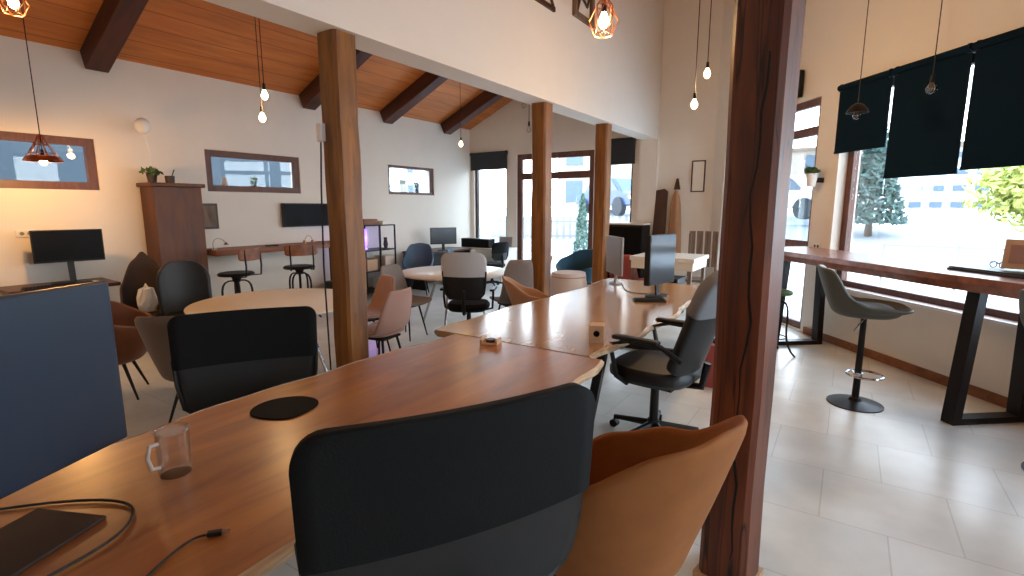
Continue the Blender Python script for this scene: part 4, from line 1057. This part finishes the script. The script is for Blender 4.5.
for i in range(700):
    f = rnd.random(); a = rnd.uniform(0, 2*pi); rr = .24*(1-f)**.7*rnd.uniform(.6, 1)
    leafball(m, (rr*cos(a), rr*sin(a), .5+f*1.65), .01, 1, .06, rnd)
m.build('foliage', 'thuja', t)
def car(label, x, y, rz, mat, s=1):
    t = thing('parked_car', label, 'car', (x, y, gz(x, y)+.02), rz)
    m = MB(); pr = [(-2.1, .35), (-2.1, .75), (-1.5, .85), (-.9, 1.35), (.7, 1.4), (1.3, .92), (2.0, .78), (2.1, .4)]
    m.poly_extrude([(a, -.82, b) for a, b in pr], (0, 1.64, 0)); m.build('body', mat, t, bevel=.06)
    m = MB()
    for yy in (-.84, .8): m.poly_extrude([(-1.25, yy, .9), (-.8, yy, 1.28), (.6, yy, 1.32), (1.05, yy, .92)], (0, .04, 0))
    m.build('side_window', 'dark_win', t)
    for a in (-1.3, 1.3):
        for b in (-.8, .8): MB().cyl((a, b-.1, .33), (a, b+.1, .33), .33, None, 20).build('wheel', 'tyre', t, True)
    return t
car('white car parked outside, seen through the right glass door', -1.9, 19.5, 2.6, 'car_white')
car('blue car parked outside behind the narrow end window', -7.4, 18.6, 2.5, 'car_blue')
def building(label, x, y, rz, w, h, d, mat, cols, rows_, win='dark_win', ww=.5, wh=.6):
    t = thing('building', label, 'building', (x, y, gz(x, y)-.2), rz)
    m = MB(); m.bb(-w/2, w/2, 0, d, 0, h); m.build('walls', mat, t)
    m = MB(); m.bb(-w/2-.2, w/2+.2, -.2, d+.2, h, h+.2); m.build('roof', 'rustic', t)
    for i in range(cols):
        for j in range(rows_):
            cx = -w/2+w*(i+.5)/cols; cz = h*(j+.55)/rows_
            q = MB().bb(cx-w/cols*ww/2, cx+w/cols*ww/2, -.05, .02, cz-h/rows_*wh/2, cz+h/rows_*wh/2).build('window', win, t)
    return t
building('pale building with rows of small dark windows outside the right window', 3.2, 27, radians(-6), 8, 2.6, 6, 'facade', 12, 4, 'dark_win', .6, .35)
building('sand-coloured house outside beyond the far right end window', -11.2, 29, radians(20), 8, 6.5, 6, 'facade_b', 4, 3)
building('pale apartment block outside beyond the glass double door', -24.5, 25, radians(40), 9, 8, 6, 'facade', 5, 4)
building('low pale house outside behind the white parked car', -5.0, 40, radians(5), 7, 4, 5, 'facade_b', 4, 2)
# railing and fence
t = thing('street_railing', 'thin metal railing along the pavement outside the right window', 'railing', (1.6, 12.2, gz(1.6, 12.2)), radians(-10))
m = MB(); m.cyl((-1, 0, .8), (3.5, 0, .8), .025); m.cyl((-1, 0, .45), (3.5, 0, .45), .02); m.build('rail', 'silver', t, True)
for k in range(5): MB().cyl((-1+k*1.12, 0, 0), (-1+k*1.12, 0, .82), .025).build('rail_post', 'silver', t, True)
t = thing('garden_fence', 'low grey fence outside beyond the glass double door', 'fence', (-7.0, 14.2, gz(-7, 14.2)-.1), radians(28))
for k in range(26): MB().box((-2.6+k*.2, 0, .4), (.1, .03, .8)).build('picket', 'silver', t)
m = MB(); m.box((0, .02, .65), (5.4, .03, .07)); m.box((0, .02, .2), (5.4, .03, .07)); m.build('rail', 'silver', t)
# neighbouring wall seen through the left windows
m = MB(); m.bb(-10.4, -10.2, -2, 7.7, -.2, 4.2); struct(m.build('neighbour_wall', 'blue_wall'))

# ------------------------------------------------------------------ light
w = bpy.data.worlds.new('sky'); bpy.context.scene.world = w; w.use_nodes = True
nt = w.node_tree; bg = nt.nodes['Background']
tc = nt.nodes.new('ShaderNodeTexCoord'); sx = nt.nodes.new('ShaderNodeSeparateXYZ'); nt.links.new(tc.outputs['Generated'], sx.inputs[0])
rp = nt.nodes.new('ShaderNodeValToRGB'); rp.color_ramp.elements[0].position = .0; rp.color_ramp.elements[0].color = (.9, .96, 1, 1)
rp.color_ramp.elements[1].position = .7; rp.color_ramp.elements[1].color = (.62, .8, 1, 1)
nt.links.new(sx.outputs['Z'], rp.inputs['Fac']); nt.links.new(rp.outputs['Color'], bg.inputs['Color']); bg.inputs['Strength'].default_value = 11.5
# portals help sampling of sky light through the openings (no light of their own)
def portal(o, d, n_in, u0, u1, z0, z1):
    l = bpy.data.lights.new('portal', 'AREA'); l.shape = 'RECTANGLE'; l.size = u1-u0; l.size_y = z1-z0; l.cycles.is_portal = True
    ob = bpy.data.objects.new('portal', l); C.objects.link(ob)
    c = V(o)+V(d)*((u0+u1)/2)+V((0, 0, (z0+z1)/2))-V(n_in)*.3
    z = -V(n_in); x = V((0, 0, 1)).cross(z).normalized(); y = z.cross(x)
    mt = Matrix((x, y, z)).transposed().to_4x4(); mt.translation = c; ob.matrix_world = mt
for h in hw: portal(W0, WD, -WN, *h)
for h in ew: portal((0, YE, 0), (1, 0, 0), (0, -1, 0), *h)
for h in lw: portal((XL, 0, 0), (0, 1, 0), (1, 0, 0), *h)

# ------------------------------------------------------------------ camera
cam = bpy.data.cameras.new('camera'); cam.sensor_width = 36; cam.lens = 506/1024*36; cam.clip_start = .02
co = bpy.data.objects.new('camera', cam); C.objects.link(co); co.location = (0, 0, 1.65)
co.rotation_euler = (radians(90-9.0947), 0, radians(33.486))
sc = bpy.context.scene; sc.camera = co
sc.view_settings.view_transform = 'Standard'; sc.view_settings.look = 'None'; sc.view_settings.gamma = 1
sc.view_settings.exposure = -0.05; sc.view_settings.use_curve_mapping = False
sc.cycles.use_denoising = True; sc.cycles.max_bounces = 10; sc.cycles.diffuse_bounces = 6; sc.cycles.transparent_max_bounces = 16
sc.cycles.sample_clamp_indirect = 6; sc.cycles.caustics_reflective = False; sc.cycles.caustics_refractive = False
